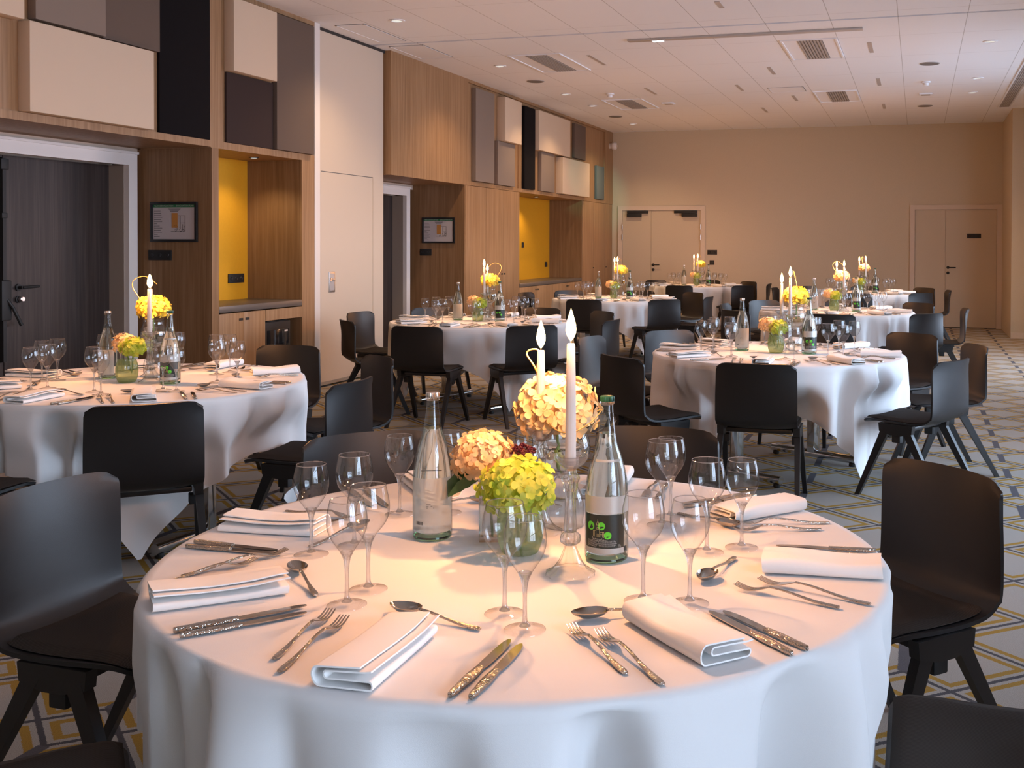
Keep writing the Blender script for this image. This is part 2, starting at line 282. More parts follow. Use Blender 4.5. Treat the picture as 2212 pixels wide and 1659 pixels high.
# ---------------------------------------------------------------- mesh builder
class MB:
    def __init__(s): s.v = []; s.f = []; s.mi = []; s.cur = 0
    def add(s, vs, fs):
        n = len(s.v); s.v += [tuple(x) for x in vs]; s.f += [tuple(i+n for i in f) for f in fs]; s.mi += [s.cur]*len(fs); return s
    def mat(s, i): s.cur = i; return s
    def box(s, x0, y0, z0, x1, y1, z1):
        v = [(x0, y0, z0), (x1, y0, z0), (x1, y1, z0), (x0, y1, z0), (x0, y0, z1), (x1, y0, z1), (x1, y1, z1), (x0, y1, z1)]
        return s.add(v, [(3, 2, 1, 0), (4, 5, 6, 7), (0, 1, 5, 4), (1, 2, 6, 5), (2, 3, 7, 6), (3, 0, 4, 7)])
    def bbox(s, x0, y0, z0, x1, y1, z1, b=.004):
        # box with bevelled edges
        import bmesh
        bm = bmesh.new(); q = MB().box(x0, y0, z0, x1, y1, z1); vv = [bm.verts.new(p) for p in q.v]
        for f in q.f: bm.faces.new([vv[i] for i in f])
        bmesh.ops.bevel(bm, geom=list(bm.edges), offset=b, segments=2, profile=.6, affect='EDGES')
        bm.verts.index_update(); s.add([v.co[:] for v in bm.verts], [[v.index for v in f.verts] for f in bm.faces]); bm.free(); return s
    def lathe(s, prof, n=24, cx=0, cy=0, rib=0, nr=0, caps=True):
        # prof: list of (r, z) from bottom to top
        vs = []
        for r, z in prof:
            for k in range(n):
                a = 2*PI*k/n; q = r*(1+rib*math.cos(nr*a)) if nr else r
                vs.append((cx+q*math.cos(a), cy+q*math.sin(a), z))
        fs = [(i*n+k, i*n+(k+1) % n, (i+1)*n+(k+1) % n, (i+1)*n+k) for i in range(len(prof)-1) for k in range(n)]
        if caps:
            if prof[0][0] > 1e-6: fs.append(tuple(range(n-1, -1, -1)))
            if prof[-1][0] > 1e-6: fs.append(tuple((len(prof)-1)*n+k for k in range(n)))
        return s.add(vs, fs)
    def tube(s, pts, rad, n=8, caps=True):
        pts = [Vector(p) for p in pts]; m = len(pts); rad = rad if isinstance(rad, (list, tuple)) else [rad]*m
        vs = []; nrm = None
        for i, p in enumerate(pts):
            d = (pts[min(i+1, m-1)]-pts[max(i-1, 0)]).normalized()
            if nrm is None: nrm = d.orthogonal().normalized()
            nrm = (nrm-d*nrm.dot(d)).normalized(); b = d.cross(nrm)
            for k in range(n):
                a = 2*PI*k/n; vs.append(p+(nrm*math.cos(a)+b*math.sin(a))*rad[i])
        fs = [(i*n+k, i*n+(k+1) % n, (i+1)*n+(k+1) % n, (i+1)*n+k) for i in range(m-1) for k in range(n)]
        if caps: fs += [tuple(range(n-1, -1, -1)), tuple((m-1)*n+k for k in range(n))]
        return s.add(vs, fs)
    def ribbon(s, secs, n=8, e=.6):
        # secs: (x, y, z, half width x, half thickness z) swept along y
        vs = []
        for x, y, z, hw, ht in secs:
            for k in range(n):
                a = 2*PI*(k+.5)/n; c, d = math.cos(a), math.sin(a)
                vs.append((x+hw*math.copysign(abs(c)**e, c), y, z+ht*math.copysign(abs(d)**e, d)))
        m = len(secs)
        fs = [(i*n+k, (i+1)*n+k, (i+1)*n+(k+1) % n, i*n+(k+1) % n) for i in range(m-1) for k in range(n)]
        fs += [tuple(range(n)), tuple((m-1)*n+k for k in range(n-1, -1, -1))]
        return s.add(vs, fs)
    def prism(s, poly, axis, a, b):
        # poly in the plane normal to axis ('x': (y,z), 'y': (x,z), 'z': (x,y)), extruded from a to b
        put = {'x': lambda p, t: (t, p[0], p[1]), 'y': lambda p, t: (p[0], t, p[1]), 'z': lambda p, t: (p[0], p[1], t)}[axis]
        n = len(poly); vs = [put(p, a) for p in poly]+[put(p, b) for p in poly]
        fs = [tuple(range(n)), tuple(range(2*n-1, n-1, -1))]+[(i, (i+1) % n+0, (i+1) % n+n, i+n) for i in range(n)]
        return s.add(vs, fs)
    def hull8(s, lo, hi):
        # two quads (4 points each) joined
        return s.add(list(lo)+list(hi), [(3, 2, 1, 0), (4, 5, 6, 7), (0, 1, 5, 4), (1, 2, 6, 5), (2, 3, 7, 6), (3, 0, 4, 7)])
    def sphere(s, c, r, n=10, m=6, sz=1):
        prof = [(max(1e-5, r*math.sin(PI*i/m)), c[2]-r*sz*math.cos(PI*i/m)) for i in range(m+1)]
        return s.lathe(prof, n, c[0], c[1], caps=False)
    def mesh(s, name, mats, smooth=True, angle=40, fix=True):
        import bmesh
        me = bpy.data.meshes.new(name); me.from_pydata(s.v, [], s.f)
        mats = mats if isinstance(mats, (list, tuple)) else [mats]
        for m in mats: me.materials.append(m)
        me.polygons.foreach_set('material_index', s.mi)
        if fix:
            bm = bmesh.new(); bm.from_mesh(me); bmesh.ops.recalc_face_normals(bm, faces=bm.faces); bm.to_mesh(me); bm.free()
        if smooth:
            me.polygons.foreach_set('use_smooth', [True]*len(me.polygons)); me.set_sharp_from_angle(angle=R(angle))
        me.update(); return me
    def obj(s, name, mats, parent=None, **k):
        o = bpy.data.objects.new(name, s.mesh(name, mats, **k)); COL.objects.link(o); adopt(o, parent); return o
KIDS = {}
def adopt(o, parent):
    if parent is not None: o.parent = parent; KIDS.setdefault(parent.name, []).append(o)
def tag(o, label=None, cat=None, group=None, kind=None):
    if label: o['label'] = label
    if cat: o['category'] = cat
    if group: o['group'] = group
    if kind: o['kind'] = kind
    return o
def empty(name, loc=(0, 0, 0), rz=0):
    o = bpy.data.objects.new(name, None); o.empty_display_size = .05; COL.objects.link(o); o.location = loc; o.rotation_euler = (0, 0, rz); return o
def struct(name, mb, m, parent=None, **k):
    o = mb.obj(name, m, parent, **k)
    if parent is None: o['kind'] = 'structure'
    return o
def copy_tree(o, parent=None):
    c = o.copy(); COL.objects.link(c)
    if parent is not None: c.parent = parent
    for ch in KIDS.get(o.name, ()): copy_tree(ch, c)
    return c
PROTO = set()
def place(proto, loc, rz, label, cat, group):
    if proto not in PROTO: PROTO.add(proto); o = proto
    else: o = copy_tree(proto)
    o.location = loc; o.rotation_euler = (0, 0, rz); tag(o, label, cat, group); return o
def text_mesh(s, size):
    c = bpy.data.curves.new('txt', 'FONT'); c.body = s; c.size = size; c.align_x = 'CENTER'; c.align_y = 'CENTER'
    o = bpy.data.objects.new('txt', c); COL.objects.link(o); dg = bpy.context.evaluated_depsgraph_get(); me = o.evaluated_get(dg).to_mesh()
    v = [x.co[:] for x in me.vertices]; f = [tuple(p.vertices) for p in me.polygons]; o.evaluated_get(dg).to_mesh_clear()
    bpy.data.objects.remove(o); bpy.data.curves.remove(c); return v, f
def in_view(p, m=60):
    q = Vector(p)-Vector((0, 0, CAM_H)); d = q.dot(fw)
    if d < .1: return False
    x = PX_X+PX_F*q.dot(rr)/d; y = PX_Y-PX_F*q.dot(uu)/d
    return -m < x < 2212+m and -m < y < 1659+m

# ---------------------------------------------------------------- the room
struct('floor', MB().box(-7.0, YB-.3, -.1, 6.0, 20.2, 0), M['carpet'])
TRK = 10.25
mb = MB()
mb.box(-7.0, YB-.3, ZC, 6.0, TRK-.028, ZC+.1); mb.box(-7.0, TRK+.028, ZC, 6.0, 20.2, ZC+.1)
struct('ceiling', mb, M['ceiling'])
struct('trim_1', MB().box(-7.0, TRK-.028, ZC+.012, 6.0, TRK+.028, ZC+.1), M['trim_brown'])   # the partition track slot
struct('wall_far', MB().box(-7.0, YF, 0, 6.0, YF+.2, ZC), M['wall'])
struct('wall_right.001', MB().box(1.40, 17.5, 0, 6.0, YF, ZC), M['wall'])             # pier closing the window wall
def pierced(axis, pos, t, ops, a0, a1):
    mb = MB()
    def bx(p, q, z0, z1):
        if axis == 'x': mb.box(pos, p, z0, pos+t, q, z1)
        else: mb.box(p, pos, z0, q, pos+t, z1)
    bx(a0, a1, 0, WZ0); bx(a0, a1, WZ1, ZC); e = a0
    for p, q in ops: bx(e, p, WZ0, WZ1); e = q
    bx(e, a1, WZ0, WZ1); return mb
struct('wall_right', pierced('x', XR, .2, RIGHT_WINDOWS, YB, 17.5), M['wall'])
struct('wall_back', pierced('y', YB-.2, .2, BACK_WINDOWS, -7.0, 6.0), M['wall'])
struct('wall_left', MB().box(-7.0, YB, 0, -6.85, YF, ZC), M['wall'])
wi = 0
for axis, ops in (('x', RIGHT_WINDOWS), ('y', BACK_WINDOWS)):
    for a, b in ops:
        wi += 1; mb = MB(); n = max(2, round((b-a)/.9)); d = .03
        def bar(p, q, z0, z1):
            if axis == 'x': mb.box(XR+.05, p, z0, XR+.11, q, z1)
            else: mb.box(p, YB-.11, z0, q, YB-.05, z1)
        for k in range(n+1):
            c = a+(b-a)*k/n; bar(max(a, c-d), min(b, c+d), WZ0, WZ1)
        for z in (WZ0+.03, 1.15, 2.1, WZ1-.03): bar(a, b, z-.025, z+.025)
        struct('window_%d' % wi, mb, M['frame_grey'], smooth=False)

# left wall: oak front, recessed door bays, niches
def wallpiece(name, boxes, m):
    mb = MB()
    for b in boxes: mb.box(*b)
    return struct(name, mb, m, smooth=False)
XN = -6.24          # niche back
XD = -6.36          # door bay back
# near bay, above the doors (z > 2.24), with its divider and the niche frame
wallpiece('wall_left.001', [(XD-.2, YB, 2.24, WL, 7.46, 2.295), (XD-.2, YB, 2.295, WL-.02, 7.46, ZC), (WL-.02, 7.45, 2.295, WL, 7.60, ZC), (XN-.1, 7.46, 2.235, WL, 9.02, 2.295), (XN-.1, 7.46, 2.295, WL-.02, 9.02, ZC),
    (WL-.02, YB, 3.55, WL, 7.45, ZC), (WL-.02, 7.60, 3.55, WL, 9.02, ZC)], M['wood'])
wallpiece('wall_left.002', [(XD-.2, 7.47, 0, WL-.02, 7.50, 2.235), (WL-.02, 7.47, 0, WL, 7.56, 2.235)], M['wood_shaded'])   # return with the plan
wallpiece('wall_left.003', [(XN-.1, 8.80, .0, WL-.0201, 8.84, 2.235)], M['wood_shaded'])
wallpiece('wall_left.004', [(WL-.02, 8.80, 0, WL, 9.02, 2.235)], M['wood'])
wallpiece('wall_left.005', [(XN-.04, 7.50, .85, XN, 8.80, 2.24)], M['yellow'])
wallpiece('wall_left.006', [(XD-.3, YB, 0, XD-.28, 7.47, 2.24), (XD-.28, YB, 2.2, XD-.02, 7.47, 2.24)], M['pale'])
# second bay
wallpiece('wall_left.007', [(XD-.2, 10.56, 2.21, WL, 12.57, ZC), (XD-.2, 12.57, 2.21, WL, 14.51, 2.262), (XD-.2, 12.57, 2.262, WL-.03, YF, ZC), (WL-.03, 12.57, 3.55, WL, YF, ZC), (WL-.03, 12.57, 2.262, WL, 12.66, 3.55), (WL-.03, 14.49, 2.262, WL-.01, 14.52, 3.55), (XD-.2, 14.51, 2.21, WL, YF, 2.262), (WL-.03, 18.9, 2.262, WL, YF, 3.55)], M['wood'])
wallpiece('wall_left.008', [(XD-.2, 12.55, 0, WL-.001, 12.58, 2.21)], M['wood_shaded'])
wallpiece('wall_left.009', [(XN-.04, 14.52, .85, XN, 17.5, 2.21)], M['yellow'])
wallpiece('wall_left.010', [(XN-.04, 17.5, 0, WL-.002, 17.54, 2.21)], M['wood_shaded'])
wallpiece('wall_left.011', [(XD-.3, 10.56, 0, XD-.28, 12.55, 2.21), (XD-.28, 10.56, 2.15, XD-.02, 12.55, 2.21)], M['pale'])
# white end post of the folding partition
struct('trim_2', MB().bbox(-5.86, 9.02, 0, WL+.005, 9.115, ZC, .005), M['white'])
struct('gap_shade', MB().box(-6.4, 9.115, ZC-.030, WL-.07, 10.56, ZC), M['dgap'])  # dark strip painted in for the shaded gap above the partition
struct('wall_left.012', MB().box(-6.6, 10.535, 0, WL-.09, 10.559, ZC), M['wood_shaded'])
# white frames of the two dark doors
def dark_door(idx, y0, y1, ztop, seam, hand):
    fr = MB()
    fr.box(XD-.02, y1-.10, 0, XD+.03, y1, ztop+.095); fr.box(XD-.02, y0, ztop, XD+.03, y1-.10, ztop+.095); fr.box(XD-.02, y0, ztop+.095, XD+.045, y1+.004, ztop+.115)
    d = struct('door_%d' % idx, MB().box(XD-.22, y0, 0.01, XD-.17, seam-.004, ztop), M['doorwood'], smooth=False)
    MB().box(XD-.22, seam+.004, 0.01, XD-.17, y1-.10, ztop).obj('door_leaf', M['doorwood'], d, smooth=False)
    fr.obj('door_frame', M['white'], d, smooth=False)
    MB().box(XD-.17, y1-.104, 0, XD-.02, y1-.10, ztop).obj('door_reveal', M['taupe_reveal'], d, smooth=False)
    return d
d1 = dark_door(1, 4.9, 7.41, 2.09, 6.24, 1)
XF = XD-.17
bolt = MB().box(XF, 6.205, .55, XF+.035, 6.235, 2.07).bbox(XF, 6.18, 1.98, XF+.05, 6.25, 2.06, .006).bbox(XF, 6.17, .86, XF+.06, 6.26, 1.16, .012).bbox(XF, 6.19, 1.62, XF+.045, 6.24, 1.66, .004)
b = bolt.obj('panic_bolt', M['matblack'], d1)
MB().tube([(XF+.05, 6.22, 1.02), (XF+.075, 6.25, .96), (XF+.075, 6.33, .82)], [.012, .012, .014], 8).obj('bolt_lever', M['matblack'], b)
hd = MB().lathe([(.027, -.006), (.027, .006)], 20)
def turned(mb, f):    # bake a point map into a builder
    mb.v = [f(*p) for p in mb.v]; return mb
h = turned(MB().lathe([(.027, 0), (.027, .012), (.012, .013), (.012, .05)], 20), lambda x, y, z: (XF+z, 6.37+x, 1.10+y))
h.tube([(XF+.05, 6.37, 1.10), (XF+.052, 6.40, 1.10), (XF+.05, 6.52, 1.105)], .011, 8)
h.obj('door_handle', M['matblack'], d1)
turned(MB().lathe([(.027, 0), (.027, .010), (.022, .012)], 20), lambda x, y, z: (XF+z, 6.37+x, 1.01+y)).obj('lock_rosette', M['matblack'], d1)
turned(MB().lathe([(.012, .01), (.022, .02), (.022, .045), (.016, .05)], 16), lambda x, y, z: (XF+z, 6.375+x, 1.012+y)).obj('lock_knob', M['satin'], d1)
d2 = dark_door(2, 10.57, 12.38, 2.06, 11.4, 1)
# far doors
def far_door(idx, x0, x1, seam, ztop, closers, sign):
    y = YF
    d = struct('door_%d' % idx, MB().box(x0+.09, y-.012, .012, seam-.003, y-.0, ztop), M['doorbeige'], smooth=False)
    MB().box(seam+.003, y-.012, .012, x1-.09, y, ztop).obj('door_leaf', M['doorbeige'], d, smooth=False)
    f = MB().box(x0, y-.035, 0, x0+.085, y, ztop+.085).box(x1-.085, y-.035, 0, x1, y, ztop+.085).box(x0+.085, y-.035, ztop+.005, x1-.085, y, ztop+.085)
    f.obj('door_frame', M['pale'], d, smooth=False)
    MB().box(x0+.085, y-.004, 0, x1-.085, y, .012).obj('door_threshold', M['matblack'], d, smooth=False)
    hx = seam+.045; h = turned(MB().lathe([(.026, 0), (.026, .010), (.011, .011), (.011, .05)], 16), lambda a, b, c: (hx+a, y-.012-c, 1.06+b))
    h.tube([(hx, y-.06, 1.06), (hx+.03, y-.062, 1.06), (hx+.13, y-.06, 1.06)], .010, 8); h.obj('door_handle', M['matblack'], d)
    turned(MB().lathe([(.026, 0), (.026, .012), (.015, .02)], 16), lambda a, b, c: (hx+a, y-.012-c, .965+b)).obj('lock_rosette', M['matblack'], d)
    for cx0, cx1, bx0, bx1 in closers:
        c = MB().bbox(cx0, y-.055, 2.035, cx1, y-.012, 2.085, .004).bbox(bx0, y-.075, 1.965, bx1, y-.012, 2.030, .006); c.obj('door_closer', M['matblack'], d)
    for hx, zz in ((x0+.083, 1.78), (x0+.083, 1.58), (x1-.083, 1.78), (x1-.083, 1.58)):
        if closers: MB().lathe([(.010, zz-.05), (.010, zz+.05)], 10, hx, y-.042).obj('hinge', M['satin'], d)
    return d
d3 = far_door(3, -5.523, -3.83, -4.873, 2.09, [(-5.34, -4.93, -5.34, -5.06), (-4.42, -3.98, -4.27, -3.98)], None)
d4 = far_door(4, -.14, 1.40, .464, 2.075, [], 1)
MB().bbox(.823, YF-.022, 1.575, 1.054, YF-.012, 1.655, .002).obj('door_sign', M['matblack'], d4)
mb = turned(MB().lathe([(.022, 0), (.022, .001)], 20), lambda a, b, c: (.862+a, YF-.0225-c, 1.615+b)); mb.obj('sign_mark', M['brown'], d4)
# baseboards
struct('baseboard_far', MB().box(-3.83, YF-.012, 0, -.14, YF, .08), M['pale'], smooth=False)
struct('baseboard_right', MB().box(1.40, 17.486, 0, 6, 17.5, .09), M['pale'], smooth=False)

# ---------------------------------------------------------------- acoustic panels on the oak wall
def acoustic(y0, y1, z0, z1, front, m, lab, grp):
    o = MB().bbox((WL-.0295 if 12.66 <= y0 < 18.8 else WL-.0195), y0, z0, front, y1, z1, .006).obj('acoustic_panel', M[m])
    tag(o, lab, 'acoustic panel', grp)
G1 = 'acoustic panels above the dark door'; G2 = 'acoustic panels above the far niche'
for a in [
 (4.40, 5.49, 2.885, 3.49, WL+.08, 'cream', 'cream fabric acoustic panel at the top, farthest from the oak divider'),
 (5.53, 6.69, 2.297, 2.888, WL+.08, 'cream', 'largest cream fabric acoustic panel, just above the dark double door'),
 (5.61, 6.235, 2.915, 3.52, WL+.05, 'ltaupe', 'light taupe acoustic panel directly above the largest cream panel'),
 (6.24, 6.83, 2.91, 3.52, WL+.02, 'taupe', 'dark taupe acoustic panel between the light taupe and the tall black panel'),
 (6.84, 7.445, 2.297, 3.52, WL+.006, 'blackf', 'tall black acoustic panel above the framed plan beside the oak divider')]: acoustic(*a, G1)
for a in [
 (7.66, 8.285, 2.90, 3.52, WL+.08, 'cream', 'cream acoustic panel above the dark brown square panel over the near niche'),
 (7.665, 8.335, 2.297, 2.895, WL+.004, 'brown', 'dark brown square acoustic panel over the near yellow niche'),
 (8.342, 8.955, 2.297, 3.53, WL+.04, 'taupe', 'tall taupe acoustic panel beside the white partition post')]: acoustic(*a, 'acoustic panels above the near niche')
for a in [
 (12.82, 13.455, 2.275, 3.50, WL+.04, 'ltaupe', 'tall taupe acoustic panel next to the plain oak panel, above the tall cupboard'),
 (13.70, 14.33, 2.885, 3.50, WL+.10, 'cream', 'small thick cream acoustic panel over a taupe one above the tall cupboard'),
 (13.60, 14.25, 2.27, 2.878, WL+.03, 'ltaupe', 'taupe acoustic panel under the small thick cream panel'),
 (14.66, 15.11, 2.27, 3.50, WL+.02, 'blackf', 'tall narrow black acoustic panel above the left end of the far niche'),
 (15.12, 16.615, 2.885, 3.49, WL+.08, 'cream', 'wide upper cream acoustic panel above the far yellow niche'),
 (15.36, 15.98, 2.27, 2.88, WL+.03, 'ltaupe', 'light taupe acoustic panel below the wide cream panel at the far niche'),
 (17.03, 17.65, 2.915, 3.505, WL+.02, 'taupe', 'small dark acoustic panel at the top near the white siren'),
 (16.21, 17.66, 2.268, 2.86, WL+.09, 'cream', 'wide lower cream acoustic panel just above the far yellow niche'),
 (18.33, 18.79, 2.275, 2.88, WL+.02, 'teal_lit_f', 'small teal-lit grey acoustic panel by the far corner')]: acoustic(*a, G2)

# ---------------------------------------------------------------- niches: worktops, cupboards, fridge, plans, sockets
def front(mb, y0, y1, z0, z1, x=WL, t=.02): mb.bbox(x-t, y0, z0, x, y1, z1, .002)
def cupboard(name, y0, y1, z0, z1, splits, lab, grp, handles, depth=.55):
    t = empty(name, (WL, (y0+y1)/2, z0)); tag(t, lab, 'cupboard', grp)
    oy, oz = (y0+y1)/2, z0
    mb = MB().box(-depth, y0-oy, 0, -.022, y1-oy, z1-z0); mb.obj('carcass', M['wood_shaded'], t, smooth=False)
    ys = [y0]+list(splits)+[y1]
    for i in range(len(ys)-1):
        d = MB().bbox(-.02, ys[i]-oy+.002, .0, 0, ys[i+1]-oy-.002, z1-z0, .0015).obj('door', M['wood'], t)
        for hy, hz in handles:
            if ys[i] < hy < ys[i+1]: MB().bbox(-.001, hy-oy-.026, hz-oz-.011, .004, hy-oy+.026, hz-oz+.011, .001).obj('finger_pull', M['matblack'], d)
    return t
cupboard('base_cupboard', 7.562, 8.215, 0, .84, [7.90], 'low oak cupboard under the near niche worktop, left of the small fridge', None, [(7.86, .78), (7.95, .78)])
wallpiece('trim_4', [(WL-.022, 8.218, .74, WL, 8.80, .84)], M['wood'])
tag(MB().bbox(XN, 7.562, .85, WL+.004, 8.80, .905, .003).obj('worktop', M['counter']), 'grey worktop in the near yellow niche above the small fridge', 'worktop', 'niche worktops')
fr = empty('mini_fridge', (WL-.03, 8.455, .02)); tag(fr, 'small black glass-door minibar fridge built under the near niche worktop', 'fridge')
MB().bbox(-.45, -.20, 0, -.032, .20, .705, .006).obj('body', M['matblack'], fr)
d = MB().bbox(-.03, -.20, .01, 0, .20, .70, .006).obj('door', M['matblack'], fr)
MB().bbox(0, -.172, .05, .003, .165, .625, .001).obj('glass', M['fridge'], d)
MB().box(.0032, .10, .60, .0045, .15, .615).obj('badge', M['white'], d)
cupboard('tall_cupboard', 12.582, 14.505, 0, 2.205, [13.254, 13.877], 'tall oak cupboard of three doors right of the framed plan', None, [(13.83, 1.02), (13.93, 1.02)])
cupboard('base_cupboard', 14.51, 17.5, 0, .80, [15.26, 16.02, 16.75], 'long low oak cupboard under the far yellow niche', None, [(15.21, .745), (15.31, .745), (16.70, .745), (16.80, .745)])
cupboard('tall_cupboard', 17.545, 19.40, 0, 2.205, [18.25, 18.95], 'tall oak cupboard in the far corner right of the far niche', None, [(18.19, 1.02), (19.0, 1.02)])
tag(MB().bbox(XN, 14.515, .805, WL+.004, 17.5, .86, .003).obj('worktop', M['counter']), 'long grey worktop in the far yellow niche', 'worktop', 'niche worktops')
def plan(y, lab):
    t = empty('evacuation_plan', (-6.005, y, 1.618)); tag(t, lab, 'sign', 'framed evacuation plans')
    f = MB(); W2, H2 = .232, .168
    f.bbox(-W2, -.022, -H2, W2, 0, -H2+.022, .003).bbox(-W2, -.022, H2-.022, W2, 0, H2, .003).bbox(-W2, -.022, -H2+.022, -W2+.022, 0, H2-.022, .003).bbox(W2-.022, -.022, -H2+.022, W2, 0, H2-.022, .003)
    f.obj('frame', M['black'], t)
    MB().box(-.212, -.008, -.148, .212, -.001, .148).obj('sheet', M['paper'], t, smooth=False)
    MB().box(-.21, -.0095, .122, .21, -.0085, .147).obj('header_band', M['pgreen'], t, smooth=False)
    mb = MB()
    for s_, cx in (("PLAN D'EVACUATION", -.10), ('EVACUATION PLAN', .11)):
        v, fc = text_mesh(s_, .019); mb.add([(p[0]+cx, -.0105, p[1]+.1345) for p in v], fc)
    mb.obj('header_text', M['paper'], t, smooth=False, fix=False)
    p = MB().box(-.024, -.0095, -.05, .036, -.0085, .075); p.obj('plan_block', M['porange'], t, smooth=False)
    l = MB(); rnd = random.Random(5)
    for k in range(13): z = .09-.018*k; l.box(-.20, -.0095, z, -.20+rnd.uniform(.03, .085), -.0086, z+.0035)
    for k in range(4): z = .108-.007*k; l.box(-.055+.006*k, -.0095, z, .065-.008*k, -.0086, z+.003)
    for x0, z0, x1, z1 in ((.04, .05, .11, .053), (.108, -.08, .111, .053), (.04, -.08, .11, -.077), (.06, -.01, .11, -.007), (.06, -.06, .063, .05), (-.03, -.08, .04, -.077), (.085, -.07, .088, -.02)): l.box(x0, -.0095, z0, x1, -.0086, z1)
    for k in range(26): x, z = rnd.uniform(0, .11), rnd.uniform(-.085, -.03); l.box(x, -.0095, z, x+.006, -.0086, z+.005)
    l.obj('plan_lines', M['ink'], t, smooth=False)
plan(7.469, 'black framed evacuation plan on the oak return beside the near yellow niche')
plan(12.549, 'black framed evacuation plan on the oak return beside the tall cupboard')
def socket(loc, axis, wd, ht, n, lab, grp=None):
    t = empty('wall_socket', loc); tag(t, lab, 'socket', grp)
    mp = (lambda a, b, c: (a, -c, b)) if axis == 'y' else (lambda a, b, c: (c, a, b))
    turned(MB().bbox(-wd/2, -ht/2, 0, wd/2, ht/2, .010, .002), mp).obj('plate', M['matblack'], t)
    for k in range(n):
        cx = wd*((k+.5)/n-.5); turned(MB().lathe([(.018, .010), (.016, .013), (.012, .011)], 14, cx, 0), mp).obj('insert', M['black'], t)
socket((-6.15, 7.469, 1.338), 'y', .23, .085, 3, 'wide black switch plate below the near framed plan')
socket((-6.19, 12.549, 1.331), 'y', .165, .085, 2, 'wide black switch plate below the far framed plan')
socket((XN, 8.615, 1.107), 'x', .24, .087, 3, 'triple black socket plate on the yellow wall of the near niche')
socket((XN, 16.19, 1.43), 'x', .085, .085, 1, 'upper small black socket on the yellow wall of the far niche')
socket((XN, 17.318, 1.09), 'x', .11, .09, 1, 'lower small black socket on the yellow wall of the far niche')
socket((-3.695, YF, 1.303), 'y', .185, .086, 2, 'double black switch plate beside the door with closers')
socket((-3.70, YF, 1.113), 'y', .088, .086, 1, 'single black switch plate under the double one on the far wall')
def niche_lamp(x, y, z, w_, lab):
    t = empty('niche_downlight', (x, y, z)); tag(t, lab, 'lamp', 'small downlights in the niches')
    MB().lathe([(.045, 0), (.045, -.005), (.030, -.007)], 20).obj('ring', M['matblack'], t); MB().lathe([(.028, -.0072), (.028, -.0078)], 16).obj('lamp', M['diffuser'], t)
    spot('niche_fill', (x, y, z-.02), (x, y, 0), (1.0, .74, .45), w_, 120, .7, .03)  # fill light added to brighten the yellow niche wall
niche_lamp(-5.90, 8.42, 2.235, 14, 'small dark downlight in the ceiling of the near yellow niche')
niche_lamp(-5.93, 16.0, 2.21, 20, 'small dark downlight in the ceiling of the far yellow niche')
# siren
t = empty('alarm_siren', (WL, 19.2, 3.31)); tag(t, 'round white alarm siren high on the oak wall by the far corner', 'alarm')
turned(MB().lathe([(.055, 0), (.06, .05), (.07, .06), (.075, .11), (.06, .135), (.03, .14)], 24), lambda a, b, c: (c, a, b)).obj('body', M['white'], t)
turned(MB().lathe([(.03, .14), (.02, .15)], 16), lambda a, b, c: (c, a, b)).obj('lens', M['pale'], t)
# folding partition leaf with its pocket door
t = empty('folding_partition', (-5.715, 9.83, .0)); tag(t, 'tall cream partition leaf with an inset door between the two oak bays', 'partition')
MB().bbox(-.09, -.70, .02, -.012, .70, ZC-.02, .004).obj('core', M['perf'], t)
fp = MB().box(-.012, -.70, .05, 0, -.575, ZC-.02).box(-.012, .47, .05, 0, .70, ZC-.02).box(-.012, -.575, 2.165, 0, .47, ZC-.02)
fp.obj('facing', M['cream_part'], t, smooth=False)
dd = MB().box(-.012, -.570, .05, -.001, .464, 2.158).obj('inset_door', M['cream_part'], t, smooth=False)
fh = MB().bbox(-.001, -.43, .945, .005, -.315, 1.155, .004).obj('handle_plate', M['satin'], dd)
MB().bbox(.0051, -.415, .965, .0056, -.330, 1.135, .0002).obj('handle_recess', M['trackc'], fh)
turned(MB().lathe([(.019, .005), (.019, .014)], 16), lambda a, b, c: (c, -.398+a, 1.075+b)).obj('handle_hub', M['satin'], fh)
MB().bbox(.008, -.39, 1.064, .014, -.325, 1.086, .002).obj('handle_lever', M['satin'], fh)
MB().box(-.0, -.70, .02, .006, .70, .05).obj('bottom_rail', M['satin'], t, smooth=False)

# ---------------------------------------------------------------- ceiling fittings
def vent(x0, x1, y0, y1, lab, grp, ns=8, gx=None):
    t = empty('ceiling_vent', ((x0+x1)/2, (y0+y1)/2, ZC)); tag(t, lab, 'vent', grp)
    hx, hy = (x1-x0)/2, (y1-y0)/2; f = MB()
    for b in ((-hx, -hy, hx, -hy+.02), (-hx, hy-.02, hx, hy), (-hx, -hy+.02, -hx+.02, hy-.02), (hx-.02, -hy+.02, hx, hy-.02)): f.box(b[0], b[1], -.012, b[2], b[3], 0)
    f.obj('frame', M['ceil_white'], t, smooth=False)
    MB().box(-hx+.02, -hy+.02, -.004, hx-.02, hy-.02, 0).obj('panel', M['ceil_white'], t, smooth=False)
    g0, g1 = gx or (-.12, .14)
    MB().box(g0, -hy+.03, -.006, g1, hy-.03, -.0041).obj('grille_back', M['perf'], t, smooth=False)
    for k in range(ns):
        x = g0+(g1-g0)*(k+.5)/ns; MB().box(x-.010, -hy+.03, -.011, x+.008, hy-.03, -.0062).obj('slat', M['grille'], t, smooth=False)
VG = 'ceiling vents with slatted grilles'
vent(-4.51, -3.88, 11.2, 12.38, 'slatted ceiling vent above the near end of the oak wall, beside the track slot', VG)
vent(-1.41, -.825, 11.12, 12.31, 'slatted ceiling vent behind the long grey light track', VG)
vent(-4.54, -3.92, 15.0, 16.1, 'slatted ceiling vent near the smoke detector and the far niche', VG)
vent(-1.43, -.83, 14.92, 16.05, 'slatted ceiling vent near the far wall, beside a flush access frame', VG)
